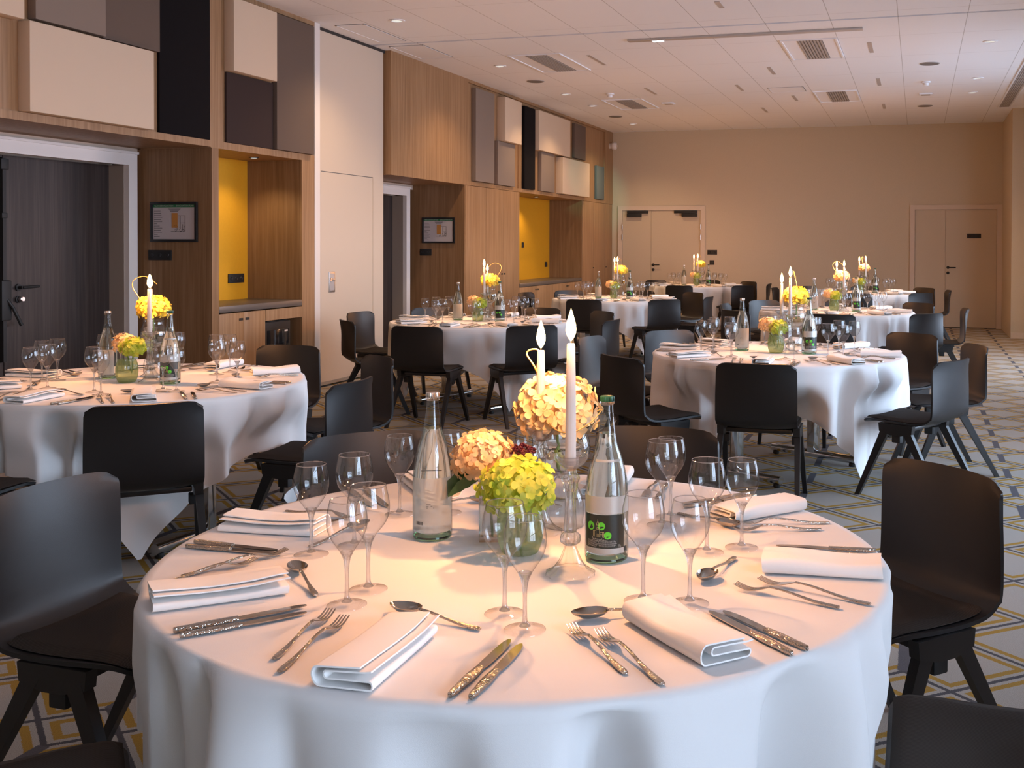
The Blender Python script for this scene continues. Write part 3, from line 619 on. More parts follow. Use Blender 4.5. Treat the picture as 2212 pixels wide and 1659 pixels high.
vent(1.16, 1.36, 11.6, 17.3, 'long slatted ceiling vent along the window side', None, 6, (-.07, .07))
def disc(name, x, y, r, cat, lab, grp, kind):
    t = empty(name, (x, y, ZC)); tag(t, lab, cat, grp)
    if kind == 'spot':
        MB().lathe([(r, 0), (r, -.006), (r*.72, -.009), (r*.68, -.002)], 24, caps=False).obj('trim_ring', M['ceil_white'], t)
        MB().lathe([(r*.68, -.0015), (r*.68, -.001)], 20).obj('lamp', M['diffuser'], t)
        spot('downlight', (x, y, ZC-.02), (x, y, 0), (1.0, .66, .38), SPOT_FILL_W, 125, .8, .05)  # warm beam added at each fitting to lift the oak and far wall
    elif kind == 'speaker':
        MB().lathe([(r, 0), (r, -.006), (r*.94, -.008)], 28).obj('ring', M['grille'], t); MB().lathe([(r*.9, -.0085), (r*.9, -.009)], 28).obj('mesh', M['perf'], t)
    else:
        MB().lathe([(r, 0), (r, -.015), (r*.8, -.02)], 20).obj('base', M['ceil_white'], t); MB().lathe([(r*.62, -.02), (r*.6, -.05), (r*.35, -.06)], 20).obj('sensor', M['ceil_white'], t)
SG = 'recessed round ceiling spotlights'
SPOT_FILL_W = 70.0
for x, y, l in ((-4.83, 9.17, 'round recessed ceiling spot above the cream partition'), (-4.855, 11.83, 'round recessed ceiling spot beside the first vent of the oak wall'), (-4.855, 14.29, 'round recessed ceiling spot left of the smoke detector on the oak side'),
    (-4.857, 15.59, 'round recessed ceiling spot left of the vent over the far niche'), (-4.885, 18.1, 'round recessed ceiling spot nearest the far oak corner'), (.71, 11.745, 'round recessed ceiling spot nearest on the window side'),
    (.716, 14.26, 'middle round recessed ceiling spot on the window side'), (.71, 15.57, 'farthest round recessed ceiling spot on the window side')): disc('ceiling_spotlight', x, y, .075, 'ceiling light', l, SG, 'spot')
for x, y, l in ((-4.855, 13.06, 'round perforated ceiling speaker near the first vent on the oak side'), (-4.885, 16.98, 'round perforated ceiling speaker near the far oak corner'), (.114, 12.99, 'nearer round perforated ceiling speaker on the window side'), (.085, 16.88, 'farther round perforated ceiling speaker on the window side')):
    disc('ceiling_speaker', x, y, .115, 'speaker', l, 'round ceiling speakers', 'speaker')
disc('smoke_detector', -4.23, 14.41, .06, 'smoke detector', 'white smoke detector beside the vent on the oak side', 'smoke detectors', 'det')
disc('smoke_detector', .082, 14.41, .06, 'smoke detector', 'white smoke detector on the window side of the ceiling', 'smoke detectors', 'det')
for x, y, l in ((-3.65, 15.58, 'small square white ceiling lamp right of the vent on the oak side'), (.089, 15.55, 'small square white ceiling lamp between speaker and detector on the window side')):
    t = empty('square_ceiling_lamp', (x, y, ZC)); tag(t, l, 'ceiling light', 'small square ceiling lamps')
    MB().bbox(-.09, -.09, -.018, .09, .09, 0, .004).obj('frame', M['ceil_white'], t); MB().box(-.06, -.06, -.020, .06, .06, -.0181).obj('diffuser', M['grille'], t, smooth=False)
SL = [(-1.72, 9.2, 9.46, 'nearest short ceiling slot, in front of the partition track'), (-.51, 11.47, 12.08, 'short ceiling slot right of the large vent'), (-1.747, 12.73, 13.3, 'short ceiling slot behind the large vent'), (-.51, 13.97, 14.58, 'short ceiling slot between the detector and the window-side vents'), (-2.357, 14.05, 14.58, 'short ceiling slot left of the flush access frame'),
      (-1.744, 15.26, 15.81, 'short ceiling slot behind the flush access frame'), (-2.356, 16.47, 17.06, 'farthest left short ceiling slot in the middle rows'), (-.521, 16.5, 17.07, 'farthest short ceiling slot on the window side'), (-3.61, 14.02, 14.62, 'bright short ceiling slot above the far niche'), (-3.61, 11.42, 12.09, 'short ceiling slot right of the first oak side vent')]
for x, a, b, l in SL:
    tag(MB().box(x-.022, a, ZC-.004, x+.022, b, ZC-.0005).obj('ceiling_slot', M['trackc'], smooth=False), l, 'ceiling slot', 'short ceiling light slots')
def flush(x0, x1, y0, y1, lab):
    f = MB(); b = .012
    for q in ((x0, y0, x1, y0+b), (x0, y1-b, x1, y1), (x0, y0, x0+b, y1), (x1-b, y0, x1, y1)): f.box(q[0], q[1], ZC-.006, q[2], q[3], ZC)
    f.box(x0+b, y0+b, ZC-.003, x1-b, y1-b, ZC)
    t = f.obj('access_hatch', M['ceil_white'], smooth=False); tag(t, lab, 'hatch', 'flush ceiling hatches')
    g = MB()
    for q in ((x0-.006, y0-.006, x1+.006, y0), (x0-.006, y1, x1+.006, y1+.006), (x0-.006, y0, x0, y1), (x1, y0, x1+.006, y1)): g.box(q[0], q[1], ZC-.002, q[2], q[3], ZC)
    g.obj('joint', M['dgap'], t, smooth=False)
flush(-1.99, -1.515, 14.43, 14.87, 'square flush ceiling hatch between the middle slots')
flush(-5.53, -5.22, 9.22, 10.1, 'flush ceiling hatch right above the cream partition')
flush(-5.55, -5.15, 10.36, 11.12, 'flush ceiling hatch above the plain oak panel')
t = empty('light_track', (-1.74, 10.69, ZC)); tag(t, 'long grey ceiling light track with one lit spot behind the partition slot', 'light track')
MB().bbox(-1.2, -.045, -.02, 1.2, .045, 0, .004).obj('rail', M['trackc'], t)
hd = MB().bbox(-.95, -.03, -.028, -.80, .03, -.0201, .004).obj('lamp_head', M['white'], t)
MB().box(-.93, -.022, -.030, -.82, .022, -.0285).obj('lens', M['lit'], hd, smooth=False)
spot('track_spot_beam', (-2.61, 10.69, ZC-.06), (-5.64, 18.1, 2.45), (.30, 1.0, .80), 420, 11)

# ================================================================ furniture
ZT = .752          # cloth surface
TAB = {  # centre, cloth rotation (deg of one corner), name used in labels
 'T1': ((-.8426, 2.2063), -22, 'big front table'),
 'TL': ((-3.7108, 4.3542), -49, 'table by the dark door'),
 'TR': ((-.8621, 6.774), -37, 'nearer right-hand table'),
 'TM': ((-3.76, 8.70), -45, 'table by the cream partition'),
 'TG': ((-.82, 11.28), -45, 'middle right-hand table'),
 'TB': ((-3.72, 12.93), -43, 'table by the yellow niche'),
 'TH': ((-.80, 15.80), -46, 'farthest right-hand table'),
 'TF': ((-3.60, 17.55), -44, 'table by the far double door')}
NEAR = {'T1', 'TL', 'TR'}
RT = .803
def tablecloth(rot, seed, rich, cen, chairs, fold=.115, bias=.06):
    rnd = random.Random(seed); A = 1.11; n = 320 if rich else 200
    ph = [rnd.uniform(0, 2*PI) for _ in range(6)]; fr_ = [5, 9, 13, 17, 22, 29]; am = [.18, .50, .72, .66, .46, .26]
    mb = MB(); rows = []
    flat = [0.0, .3, .55, .70, .775]
    nd = 20 if rich else 13
    for i in range(len(flat)): rows.append(('f', flat[i]))
    for j in range(nd+1): rows.append(('d', j/nd))
    vs = []; rc = .011
    for typ, q in rows[1:]:
        for k in range(n):
            th = 2*PI*k/n
            if typ == 'f': vs.append((q*math.cos(th), q*math.sin(th), ZT+.0008*math.sin(3*th+seed)*q)); continue
            a4 = (th-rot+PI) % (PI/2)-PI/4                # 0 at a side's middle, +-45 deg at a corner
            smax = A/math.cos(a4)-RT*.985
            corner = max(0, (abs(a4)/(PI/4)))**3
            s = q*smax
            g = sum(a*math.sin(f*th+p) for a, f, p in zip(am, fr_, ph)); g = g/(1+2.2*g) if g > 0 else 1.1*g-.15*g*g
            # gather near the corners, where there is most cloth
            g += 1.1*corner*math.cos(a4*14+ph[0])
            grow = max(0, s-.012); amp = fold*grow/(.16+grow)
            arc = rc*PI/2
            if s < arc: b = s/rc; rad = RT-.012+rc*math.sin(b); z = ZT-rc*(1-math.cos(b))
            else:
                d = s-arc; rad = RT-.012+rc+amp*(g*.66+bias)+d*.012; z = ZT-rc-d*(.985-.05*corner)
            z = max(z, .012+.004*math.sin(7*th))
            sw = .05*grow*math.sin(4*th+ph[2])
            X, Y = rad*math.cos(th+sw*.3), rad*math.sin(th+sw*.3)
            if z < .66:
                for hx, hy, ha in chairs:            # the cloth gives way to the chairs pushed in under it
                    dx, dy = X+cen[0]-hx, Y+cen[1]-hy; ca, sa = math.cos(ha), math.sin(ha); fy = dx*ca+dy*sa; fx = -dx*sa+dy*ca
                    if abs(fx) > .40 or fy < -.35 or fy > .25: continue
                    lim = .245; wgt = min(1, max(0, (.40-abs(fx))/.15))*min(1, max(0, (.66-z)/.16)); wgt = wgt*wgt*(3-2*wgt)
                    mv = (lim-fy)*wgt; X += ca*mv; Y += sa*mv
            vs.append((X, Y, z))
    vs.append((0, 0, ZT)); c = len(vs)-1; m = len(rows)-1
    fs = [(i*n+k, i*n+(k+1) % n, (i+1)*n+(k+1) % n, (i+1)*n+k) for i in range(m-1) for k in range(n)]+[(c, k, (k+1) % n) for k in range(n)]
    mb.add(vs, fs); return mb
def make_table():
    t = empty('banquet_table')
    MB().lathe([(.735, .722), (.742, .728), (.742, .744), (.736, .748)], 64).obj('table_top', M['tablewood'], t)
    MB().bbox(-.40, -.03, .66, .40, .03, .721, .004).obj('top_beam', M['matblack'], t)
    for sx in (-.42, .42):
        MB().bbox(sx-.035, -.028, .055, sx+.035, .028, .70, .004).obj('column', M['chrome'], t)
        fo = MB().tube([(sx, -.33, .045), (sx, .33, .045)], .026, 12).obj('foot_bar', M['chrome'], t)
        for sy in (-.30, .30): MB().lathe([(.018, .0), (.022, .006), (.02, .024)], 12, sx, sy).obj('glide', M['matblack'], fo)
    MB().tube([(-.42, 0, .30), (.42, 0, .30)], .014, 10).obj('cross_bar', M['chrome'], t)
    return t
# ---- chair: one-piece shell, seat pad, splayed A-frame legs; faces +y, origin on the floor under the seat
def make_chair():
    t = empty('shell_chair')
    prof = [(-.275, .800, .216), (-.268, .770, .219), (-.255, .70, .2205), (-.243, .62, .2225), (-.231, .55, .2235), (-.220, .50, .224), (-.203, .466, .224), (-.172, .442, .223), (-.13, .431, .222), (-.06, .427, .221), (.03, .428, .220), (.11, .432, .218), (.17, .432, .214), (.205, .424, .206), (.220, .412, .186)]
    nt_ = 15; P = []
    # resample to a smooth curve
    def cat(a, b, c, d, u): return tuple(.5*((2*b[i])+(-a[i]+c[i])*u+(2*a[i]-5*b[i]+4*c[i]-d[i])*u*u+(-a[i]+3*b[i]-3*c[i]+d[i])*u**3) for i in range(3))
    for i in range(len(prof)-1):
        a, b, c, d = prof[max(i-1, 0)], prof[i], prof[i+1], prof[min(i+2, len(prof)-1)]
        for q in range(2): P.append(cat(a, b, c, d, q/2))
    P.append(prof[-1]); m = len(P); V = []
    for i, (y, z, hw) in enumerate(P):
        back = min(1, max(0, (z-.47)/.30)); u = i/(m-1)
        for k in range(nt_):
            s = -1+2*k/(nt_-1); s = math.copysign(abs(s)**.85, s)
            x = s*hw
            yy = y+.052*back*s*s                                  # the back wraps forward
            zz = z+(.012*s*s*(1-back) if z < .47 else 0)           # the seat dishes
            # rounded upper corners
            if i < 5:
                cut = .030*(abs(s)**12)*(1-i/5)**1.6; zz -= cut
            V.append(Vector((x, yy, zz)))
    def nrm(i, k):
        a = V[min(i+1, m-1)*nt_+k]-V[max(i-1, 0)*nt_+k]; b = V[i*nt_+min(k+1, nt_-1)]-V[i*nt_+max(k-1, 0)]
        return b.cross(a).normalized()
    th = .0055; n = m*nt_
    O = [V[i*nt_+k]+nrm(i, k)*th for i in range(m) for k in range(nt_)]; I = [V[i*nt_+k]-nrm(i, k)*th for i in range(m) for k in range(nt_)]
    F = []
    for i in range(m-1):
        for k in range(nt_-1):
            q = (i*nt_+k, i*nt_+k+1, (i+1)*nt_+k+1, (i+1)*nt_+k); F.append(q); F.append(tuple(x+n for x in reversed(q)))
    rim = [k for k in range(nt_)]+[i*nt_+nt_-1 for i in range(1, m)]+[(m-1)*nt_+k for k in range(nt_-2, -1, -1)]+[i*nt_ for i in range(m-2, 0, -1)]
    for a, b in zip(rim, rim[1:]+rim[:1]): F.append((b, a, a+n, b+n))
    MB().add(O+I, F).obj('shell', M['shell'], t, angle=60)
    # seat pad: rounded slab following the dish
    px = [(-.185, .452), (-.14, .442), (-.06, .438), (.03, .439), (.11, .444), (.175, .444), (.214, .436)]
    mb = MB(); vs = []; nx = 13; ny = 15
    def pc(v):
        u = (v+1)/2*(len(px)-1); i = min(int(u), len(px)-2); f = u-i; return [px[i][j]*(1-f)+px[i+1][j]*f for j in (0, 1)]
    top = []; bot = []
    for j in range(ny):
        v = -1+2*j/(ny-1); y, z = pc(v)
        for i in range(nx):
            s = -1+2*i/(nx-1)
            hw = (.200+.012*max(0, v))*(1-.06*abs(v)**8)
            d = max(abs(s), abs(v)); ed = (1-max(0, (d-.80)/.20)**2.2)
            top.append((s*hw, y, z+.011*s*s+.014*ed-.002)); bot.append((s*hw, y, z+.011*s*s-.004))
    n2 = nx*ny; F = []
    for j in range(ny-1):
        for i in range(nx-1):
            q = (j*nx+i, j*nx+i+1, (j+1)*nx+i+1, (j+1)*nx+i); F.append(q); F.append(tuple(x+n2 for x in reversed(q)))
    rim = list(range(nx))+[j*nx+nx-1 for j in range(1, ny)]+[(ny-1)*nx+i for i in range(nx-2, -1, -1)]+[j*nx for j in range(ny-2, 0, -1)]
    for a, b in zip(rim, rim[1:]+rim[:1]): F.append((b, a, a+n2, b+n2))
    mb.add(top+bot, F).obj('seat_pad', M['pad'], t, angle=60)
    # frame under the seat
    MB().bbox(-.185, -.075, .392, .185, .075, .416, .006).obj('crossbar', M['legs'], t)
    for sx in (-1, 1):
        x0, x1 = sx*.196, sx*.228
        b = MB(); a0, a1 = min(x0, x1), max(x0, x1)
        b.prism([(-.105, .432), (-.10, .385), (-.03, .368), (.03, .368), (.10, .385), (.105, .432)], 'x', a0-.004, a1)
        br = b.obj('side_bracket', M['legs'], t, smooth=False)
        MB().bbox(min(sx*.175, sx*.215), -.022, .325, max(sx*.175, sx*.215), .03, .37, .006).obj('stacking_block', M['matblack'], br)
        for sy, yt, yf in ((1, .062, .235), (-1, -.058, -.285)):
            wt, wb, xf = .026, .014, sx*.232
            lo = [(xf-.012, yf-wb, 0), (xf+.012, yf-wb, 0), (xf+.012, yf+wb, 0), (xf-.012, yf+wb, 0)]
            hi = [(a0, yt-wt, .405), (a1, yt-wt, .405), (a1, yt+wt, .405), (a0, yt+wt, .405)]
            MB().hull8(lo, hi).obj('leg', M['legs'], t, smooth=False)
    return t
chair = make_chair()
DIRS = {-90: 'near', -45: 'near-right', 0: 'right', 45: 'far-right', 90: 'far', 135: 'far-left', 180: 'left', -135: 'near-left'}
# measured middle of the backrest top (x, y) for each chair seen; the chair faces its table
SEEN = {
 'T1': {45: (.10, 3.20), 135: (-1.80, 3.19), 90: (-.87, 3.60), 180: (-2.235, 2.25), -135: None, 0: None},
 'TL': {-45: (-2.94, 3.48), 0: (-2.51, 4.40), 45: (-2.90, 5.37), 90: (-3.78, 5.79), -90: (-3.75, 3.06)},
 'TR': {-90: (-.84, 5.66), -135: (-1.67, 5.80), 135: (-1.81, 7.68), 180: (-2.21, 6.95), -45: (.23, 6.21), 45: (-.01, 8.02), 0: (.40, 7.18), 90: (-.86, 8.10)},
 'TM': {-135: (-4.64, 7.84), 180: (-5.06, 8.80), -90: (-3.75, 7.40), -45: (-2.90, 7.79), 135: (-4.72, 9.68), 90: (-3.64, 10.02), 45: (-2.86, 9.66), 0: (-2.47, 8.64)},
 'TB': {-90: (-3.75, 11.67), -45: (-2.82, 12.0), 45: (-2.87, 13.94), 0: (-2.45, 12.87), 180: (-5.04, 13.1), 135: (-4.70, 13.93), -135: None, 90: None},
 'TF': {135: (-4.59, 18.56), -90: (-3.62, 16.21), -45: (-2.64, 16.65), 45: (-2.82, 18.45), 90: (-3.66, 18.92), 0: (-2.35, 17.6)},
 'TG': {135: (-1.74, 12.22), -90: (-.77, 9.98), -45: (.12, 10.38), 45: (.04, 12.32), 0: (.50, 11.36), -135: (-1.75, 10.22), 180: (-2.05, 11.35), 90: None},
 'TH': {45: (.13, 16.75), -45: (.08, 14.89), 0: (.46, 15.94), -90: (-.80, 14.50), 180: (-2.10, 15.9), 135: (-1.72, 16.75), 90: None}}
XTRA = {('T1', -135): (-1.53, 1.434, 44), ('T1', 0): (.17, 2.19, 180), ('TM', -135): None}
def face(c, p): return math.atan2(c[1]-p[1], c[0]-p[0])
POSE = {}
for k, seats in SEEN.items():
    c, rot, nm = TAB[k]
    for a, p in seats.items():
        if p is None: p = (c[0]+1.30*math.cos(R(a)), c[1]+1.30*math.sin(R(a)))
        ang = face(c, p)
        x = p[0]+.27*math.cos(ang); y = p[1]+.27*math.sin(ang)
        if (k, a) in XTRA and XTRA[(k, a)]:
            x, y, d = XTRA[(k, a)]; ang = R(d)
        POSE[(k, a)] = (x, y, ang)
        lab = 'black shell chair at the %s side of the %s' % (DIRS[a], nm)
        if k == 'T1' and a in (-135, 0): lab = 'black chair at the %s of the big front table, only its dark seat in view' % DIRS[a]
        place(chair, (x, y, 0), ang-PI/2, lab, 'chair', 'black shell chairs around the tables')
tproto = make_table()
for i, (k, (c, rot, nm)) in enumerate(TAB.items()):
    place(tproto, (c[0], c[1], 0), R({'T1': 20, 'TL': -5, 'TR': 62, 'TM': -20}.get(k, 25)), 'round chrome-legged table under the cloth of the '+nm, 'table', 'round banquet tables')
    o = tablecloth(R(rot), 11+i*7, k in NEAR, c, list(POSE.values()), .135 if k == 'T1' else .112, -.12 if k == 'T1' else .06).obj('tablecloth', M['cloth'], angle=180); o.location = (c[0], c[1], 0)
    tag(o, 'white square tablecloth draped to the floor over the '+nm, 'tablecloth', 'white tablecloths')


# ================================================================ things on the tables
# ---- cutlery: tail at the origin, tip towards +y, lying on z = 0
def make_fork(L, rich):
    h = MB(); secs = []
    for i in range(12):
        u = i/11; y = L*.66*u; z = .0035+.013*math.sin(min(1, u*1.05)*PI*.5)**3; hw = .0075-.0045*min(1, u/.55) if u > .06 else .005; hw = max(hw, .0028); secs.append((0, y, z, hw, .0022 if u < .8 else .0018))
    h.ribbon(secs, 8)
    e = MB(); zs = lambda v: .0165-.0125*math.sin(min(1, v*1.25)*PI*.5)+.012*max(0, v-.55)**1.3*2
    y0 = L*.655; y1 = L
    secs = []
    for i in range(7):
        v = i/6*.45; secs.append((0, y0+(y1-y0)*v, zs(v), .003+.0095*math.sin(min(1, v/.36)*PI/2)**1.4, .0012))
    e.ribbon(secs, 8)
    for q in (-1.5, -.5, .5, 1.5):
        secs = []
        for i in range(6):
            v = .42+.58*i/5; secs.append((q*.0063*(1-.05*i/5), y0+(y1-y0)*v, zs(v), .0021*(1-.45*(i/5)**2), .0010))
        e.ribbon(secs, 6)
    return h, e
def make_knife(L, rich):
    h = MB(); secs = []
    for i in range(9):
        u = i/8; secs.append((0, L*.47*u, .0052, (.0066 if u > .03 else .004)+.0024*math.sin(PI*min(1, (1-u)*1.35)), .0046-.0012*u))
    h.ribbon(secs, 10)
    b = MB(); y0, y1 = L*.465, L
    out = [(-.0075, 0), (-.0085, .1), (-.0088, .5), (-.0085, .75), (-.0075, .9), (-.004, .985), (0, 1), (.004, .93), (.0075, .78), (.0090, .55), (.0088, .2), (.0070, .03), (.004, 0)]
    poly = [(x, y0+(y1-y0)*v) for x, v in out]; b.prism(poly, 'z', .0032, .0054)
    return h, b
def make_spoon(L, rich):
    h = MB(); secs = []
    for i in range(11):
        u = i/10; secs.append((0, L*.68*u, .0035+.012*math.sin(u*PI*.5)**3, max(.0028, .0078-.0052*min(1, u/.55)) if u > .05 else .005, .0022))
    h.ribbon(secs, 8)
    b = MB(); nv, nu = 9, 14; cy_ = L*.83; ry = L*.175; rx = .0205; vs = []
    for sgn in (0, 1):
        for i in range(nv):
            q = i/(nv-1)
            for k in range(nu):
                a = 2*PI*k/nu; x = rx*q*math.cos(a); y = cy_+ry*q*math.sin(a); egg = 1-.18*(y-cy_)/ry
                vs.append((x*egg, y, .0022+.0125*q*q+.0016*sgn+(.001 if q > .99 else 0)))
    m = nv*nu; F = []
    for i in range(nv-1):
        for k in range(nu):
            q = (i*nu+k, i*nu+(k+1) % nu, (i+1)*nu+(k+1) % nu, (i+1)*nu+k); F.append(q); F.append(tuple(x+m for x in reversed(q)))
    for k in range(nu): a = (nv-1)*nu+k; b_ = (nv-1)*nu+(k+1) % nu; F.append((a, b_, b_+m, a+m))
    b.add(vs, F); return h, b
def cutlery(kind, maker, L, rich):
    h, e = maker(L, rich)
    hn, en = {'fork': ('handle', 'tines'), 'knife': ('handle', 'blade'), 'spoon': ('handle', 'spoon_bowl')}[kind]
    if rich:
        t = empty(kind); h.obj(hn, M['hammer'], t); e.obj(en, M['steel'], t); return t
    h.mat(1); n = len(h.v); h.add(e.v, e.f); h.mi = [0]*(len(h.f)-len(e.f))+[1]*len(e.f)
    return h.obj(kind, [M['hammer'], M['steel']])
mk = {'fork': make_fork, 'knife': make_knife, 'spoon': make_spoon}
CUT = {}
for kind in mk:
    for rich in (True, False):
        for size, L in ((0, {'fork': .215, 'knife': .222, 'spoon': .205}[kind]), (1, {'fork': .235, 'knife': .238, 'spoon': .205}[kind])):
            if kind == 'spoon' and size: continue
            CUT[(kind, size, rich)] = cutlery(kind, mk[kind], L, rich)
# ---- folded napkins: long side along y
def make_napkin(seed):
    rnd = random.Random(seed); w = .046; th = .0027; P = []
    def arc(cx, cz, r, a0, a1, n=5): return [(cx+r*math.cos(R(a0+(a1-a0)*i/n)), cz+r*math.sin(R(a0+(a1-a0)*i/n))) for i in range(n+1)]
    path = [(-w+.004, .0026), (w-.006, .0026)]+arc(w-.006, .0072, .0046, -90, 90)+[(0, .0122), (-w+.016, .0120)]+arc(-w+.016, .0165, .0045, 270, 90)+[(-.005, .0214), (w-.012, .0215), (w-.002, .0225)]
    outer = [(-w+.004, .0026)]
    # outer wrap closing round the other side
    path = list(reversed(arc(-w+.002, .0140, .0114, 90, 270, 8)))[::-1]+path[1:]
    path = [(w-.02, .0262), (0, .0262)]+path
    nl = 12; L = .245; vs = []; m = len(path)
    nr = []
    for i in range(m):
        a = path[max(i-1, 0)]; b = path[min(i+1, m-1)]; dx, dz = b[0]-a[0], b[1]-a[1]; l = math.hypot(dx, dz) or 1; nr.append((-dz/l, dx/l))
    tw = rnd.uniform(-.012, .012); lift = rnd.uniform(0, .010)
    for side in (1, -1):
        for j in range(nl+1):
            v = j/nl; y = (v-.5)*L
            for i, (x, z) in enumerate(path):
                z *= 1.28; zz = max(.0004, z+nr[i][1]*th/2*side); f = z/.033
                puff = f*(.003*math.sin(v*PI*2+seed)+lift*max(0, v-.75)*2.2*(x/w+1)*.5)
                vs.append((x+nr[i][0]*th/2*side+tw*(v-.5)*f+.0025*f*math.sin(v*7+seed), y+.004*f*math.sin(seed*3+x*30), zz+puff))
    n = (nl+1)*m; F = []
    for j in range(nl):
        for i in range(m-1):
            q = (j*m+i, j*m+i+1, (j+1)*m+i+1, (j+1)*m+i); F.append(q); F.append(tuple(x+n for x in reversed(q)))
    rim = list(range(m))+[j*m+m-1 for j in range(1, nl+1)]+[nl*m+i for i in range(m-2, -1, -1)]+[j*m for j in range(nl-1, 0, -1)]
    for a, b in zip(rim, rim[1:]+rim[:1]): F.append((b, a, a+n, b+n))
    return MB().add(vs, F)
NAP = [make_napkin(s).obj('napkin', M['napkin'], angle=60) for s in (1, 2, 3, 4)]
# ---- stemware
def goblet(H, rmax, rrim, rich):
    n = 40 if rich else 20
    zb = H*.47; bowl = [(.0045, zb-.004), (.010, zb+.004), (.018, zb+.016), (rmax*.78, zb+.034), (rmax*.95, zb+.050), (rmax, zb+.064), (rmax*.985, zb+.078), ((rmax+rrim)/2, zb+.094), (rrim, H)]
    def sm(p, k=3):
        out = []
        for i in range(len(p)-1):
            a, b, c, d = p[max(i-1, 0)], p[i], p[i+1], p[min(i+2, len(p)-1)]
            for q in range(k):
                u = q/k; out.append(tuple(.5*((2*b[j])+(-a[j]+c[j])*u+(2*a[j]-5*b[j]+4*c[j]-d[j])*u*u+(-a[j]+3*b[j]-3*c[j]+d[j])*u**3) for j in (0, 1)))
        return out+[p[-1]]
    B = MB().lathe(sm(bowl), n, caps=False)
    rim = MB().lathe([(rrim-.0009, H-.0008), (rrim, H+.0004), (rrim+.0009, H-.0008), (rrim, H-.0016), (rrim-.0009, H-.0008)], n, caps=False)
    S = MB().lathe(sm([(.0105, .0075), (.0052, .016), (.0040, .03), (.0038, .055), (.0046, zb-.02), (.0075, zb-.004), (.0125, zb+.0065), (.0105, zb+.009), (.0004, zb+.006)]), 16 if rich else 10, caps=True)
    Fo = MB().lathe(sm([(.0370, .0008), (.0375, .0018), (.030, .0036), (.018, .0060), (.0105, .0088), (.0006, .0105)], 2), n, caps=False)
    return B, rim, S, Fo
GL = {}
for rich in (True, False):
    for kind, (H, rm, rr_) in (('water_goblet', (.209, .0420, .0345)), ('wine_glass', (.202, .0385, .0315))):
        B, rim, S, Fo = goblet(H, rm, rr_, rich)
        if rich:
            t = empty(kind); b = B.obj('bowl', M['bowl'], t); rim.obj('rim', M['stem'], b); S.obj('stem', M['stem'], t); Fo.obj('foot', M['foot'], t)
        else:
            n0 = len(B.f); B.add(rim.v, rim.f); B.add(S.v, S.f); n1 = len(B.f); B.add(Fo.v, Fo.f); B.mi = [0]*n0+[1]*(n1-n0)+[2]*(len(B.f)-n1)
            t = B.obj(kind, [M['bowl'], M['stem'], M['foot']])
        GL[(kind, rich)] = t

# ---- settings measured on the front table: (direction, pieces as radius/angle pairs tail -> tip)
def P(k, r, a): c = TAB[k][0]; return (c[0]+r*math.cos(R(a)), c[1]+r*math.sin(R(a)))
def put(proto, tail, tip, z, lab, cat, group):
    ang = math.atan2(tip[1]-tail[1], tip[0]-tail[0]); return place(proto, (tail[0], tail[1], z), ang-PI/2, lab, cat, group)
# default layout in a setting's own frame: p = distance from the centre, t = to the sitter's right
LAY = dict(f1=((.728, -.172), (.50, -.195)), f2=((.748, -.128), (.505, -.152)), k1=((.752, .163), (.52, .170)), k2=((.755, .198), (.53, .203)), sp=((.482, .095), (.435, -.105)), g1=(.392, .085), g2=(.462, .150), nap=(.648, 0.0, 0.0))
T1SET = {
 -90: dict(phi=-90, f1=((.725, -103.7), (.512, -112.8)), f2=((.760, -100.1), (.515, -107.6)), sp=((.494, -78.4), (.450, -104.8)), k1=((.773, -77.5), (.541, -71.5)), k2=((.778, -75.1), (.557, -69.2)), g1=(.407, -74.4), g2=(.489, -69.1), nap=(.654, -90.3, 3)),
 -45: dict(phi=-41, f1=((.715, -56.1), (.490, -60.0)), f2=((.773, -53.0), (.530, -55.2)), sp=((.505, -34.5), (.460, -54.6)), k1=((.781, -34.3), (.536, -29.8)), k2=((.784, -31.6), (.574, -28.3)), g1=(.42, -36.3), g2=(.489, -29.0), nap=(.618, -42, -2)),
 0: dict(phi=4, f1=((.728, -14.5), (.514, -14.0)), f2=((.775, -10.9), (.545, -7.8)), sp=((.468, 9.4), (.442, -12.0)), k1=((.779, 12.4), (.541, 17.2)), k2=((.788, 15.8), (.574, 19.7)), g1=(.408, 14.7), g2=(.491, 19.3), nap=(.655, 4.2, 2)),
 45: dict(phi=47, f1=((.722, 30.4), (.545, 33.5)), f2=((.77, 34.2), (.56, 39.3)), sp=((.488, 57.7), (.527, 36.5)), k1=((.774, 56.7), (.567, 60.8)), k2=((.78, 59.0), (.58, 63.5)), g1=(.385, 50.5), g2=(.45, 56.5), nap=(.66, 47.0, 3)),
 90: dict(phi=91, f1=None, f2=None, sp=None, k1=None, k2=None, g1=None, g2=None, nap=None),
 135: dict(phi=135, f1=None, f2=None, sp=None, k1=None, k2=None, g1=(.398, 141.1), g2=(.463, 154.3), nap=None),
 180: dict(phi=-176, f1=((.72, 169.0), (.50, 166.0)), f2=((.75, 173.0), (.52, 171.5)), sp=None, k1=((.766, -164.4), (.555, -159.4)), k2=((.763, -167.2), (.522, -160.4)), g1=(.393, -168.4), g2=(.471, -158.8), nap=(.635, -178.2, 4)),
 -135: dict(phi=-134, f1=((.763, -144.1), (.528, -158.0)), f2=((.719, -147.6), (.535, -159.4)), sp=((.495, -124.1), (.505, -150.5)), k1=((.771, -122.4), (.524, -119.0)), k2=((.772, -120.0), (.556, -115.6)), g1=(.398, -120.4), g2=(.477, -114.2), nap=(.652, -134.2, -3))}
rnd = random.Random(77)
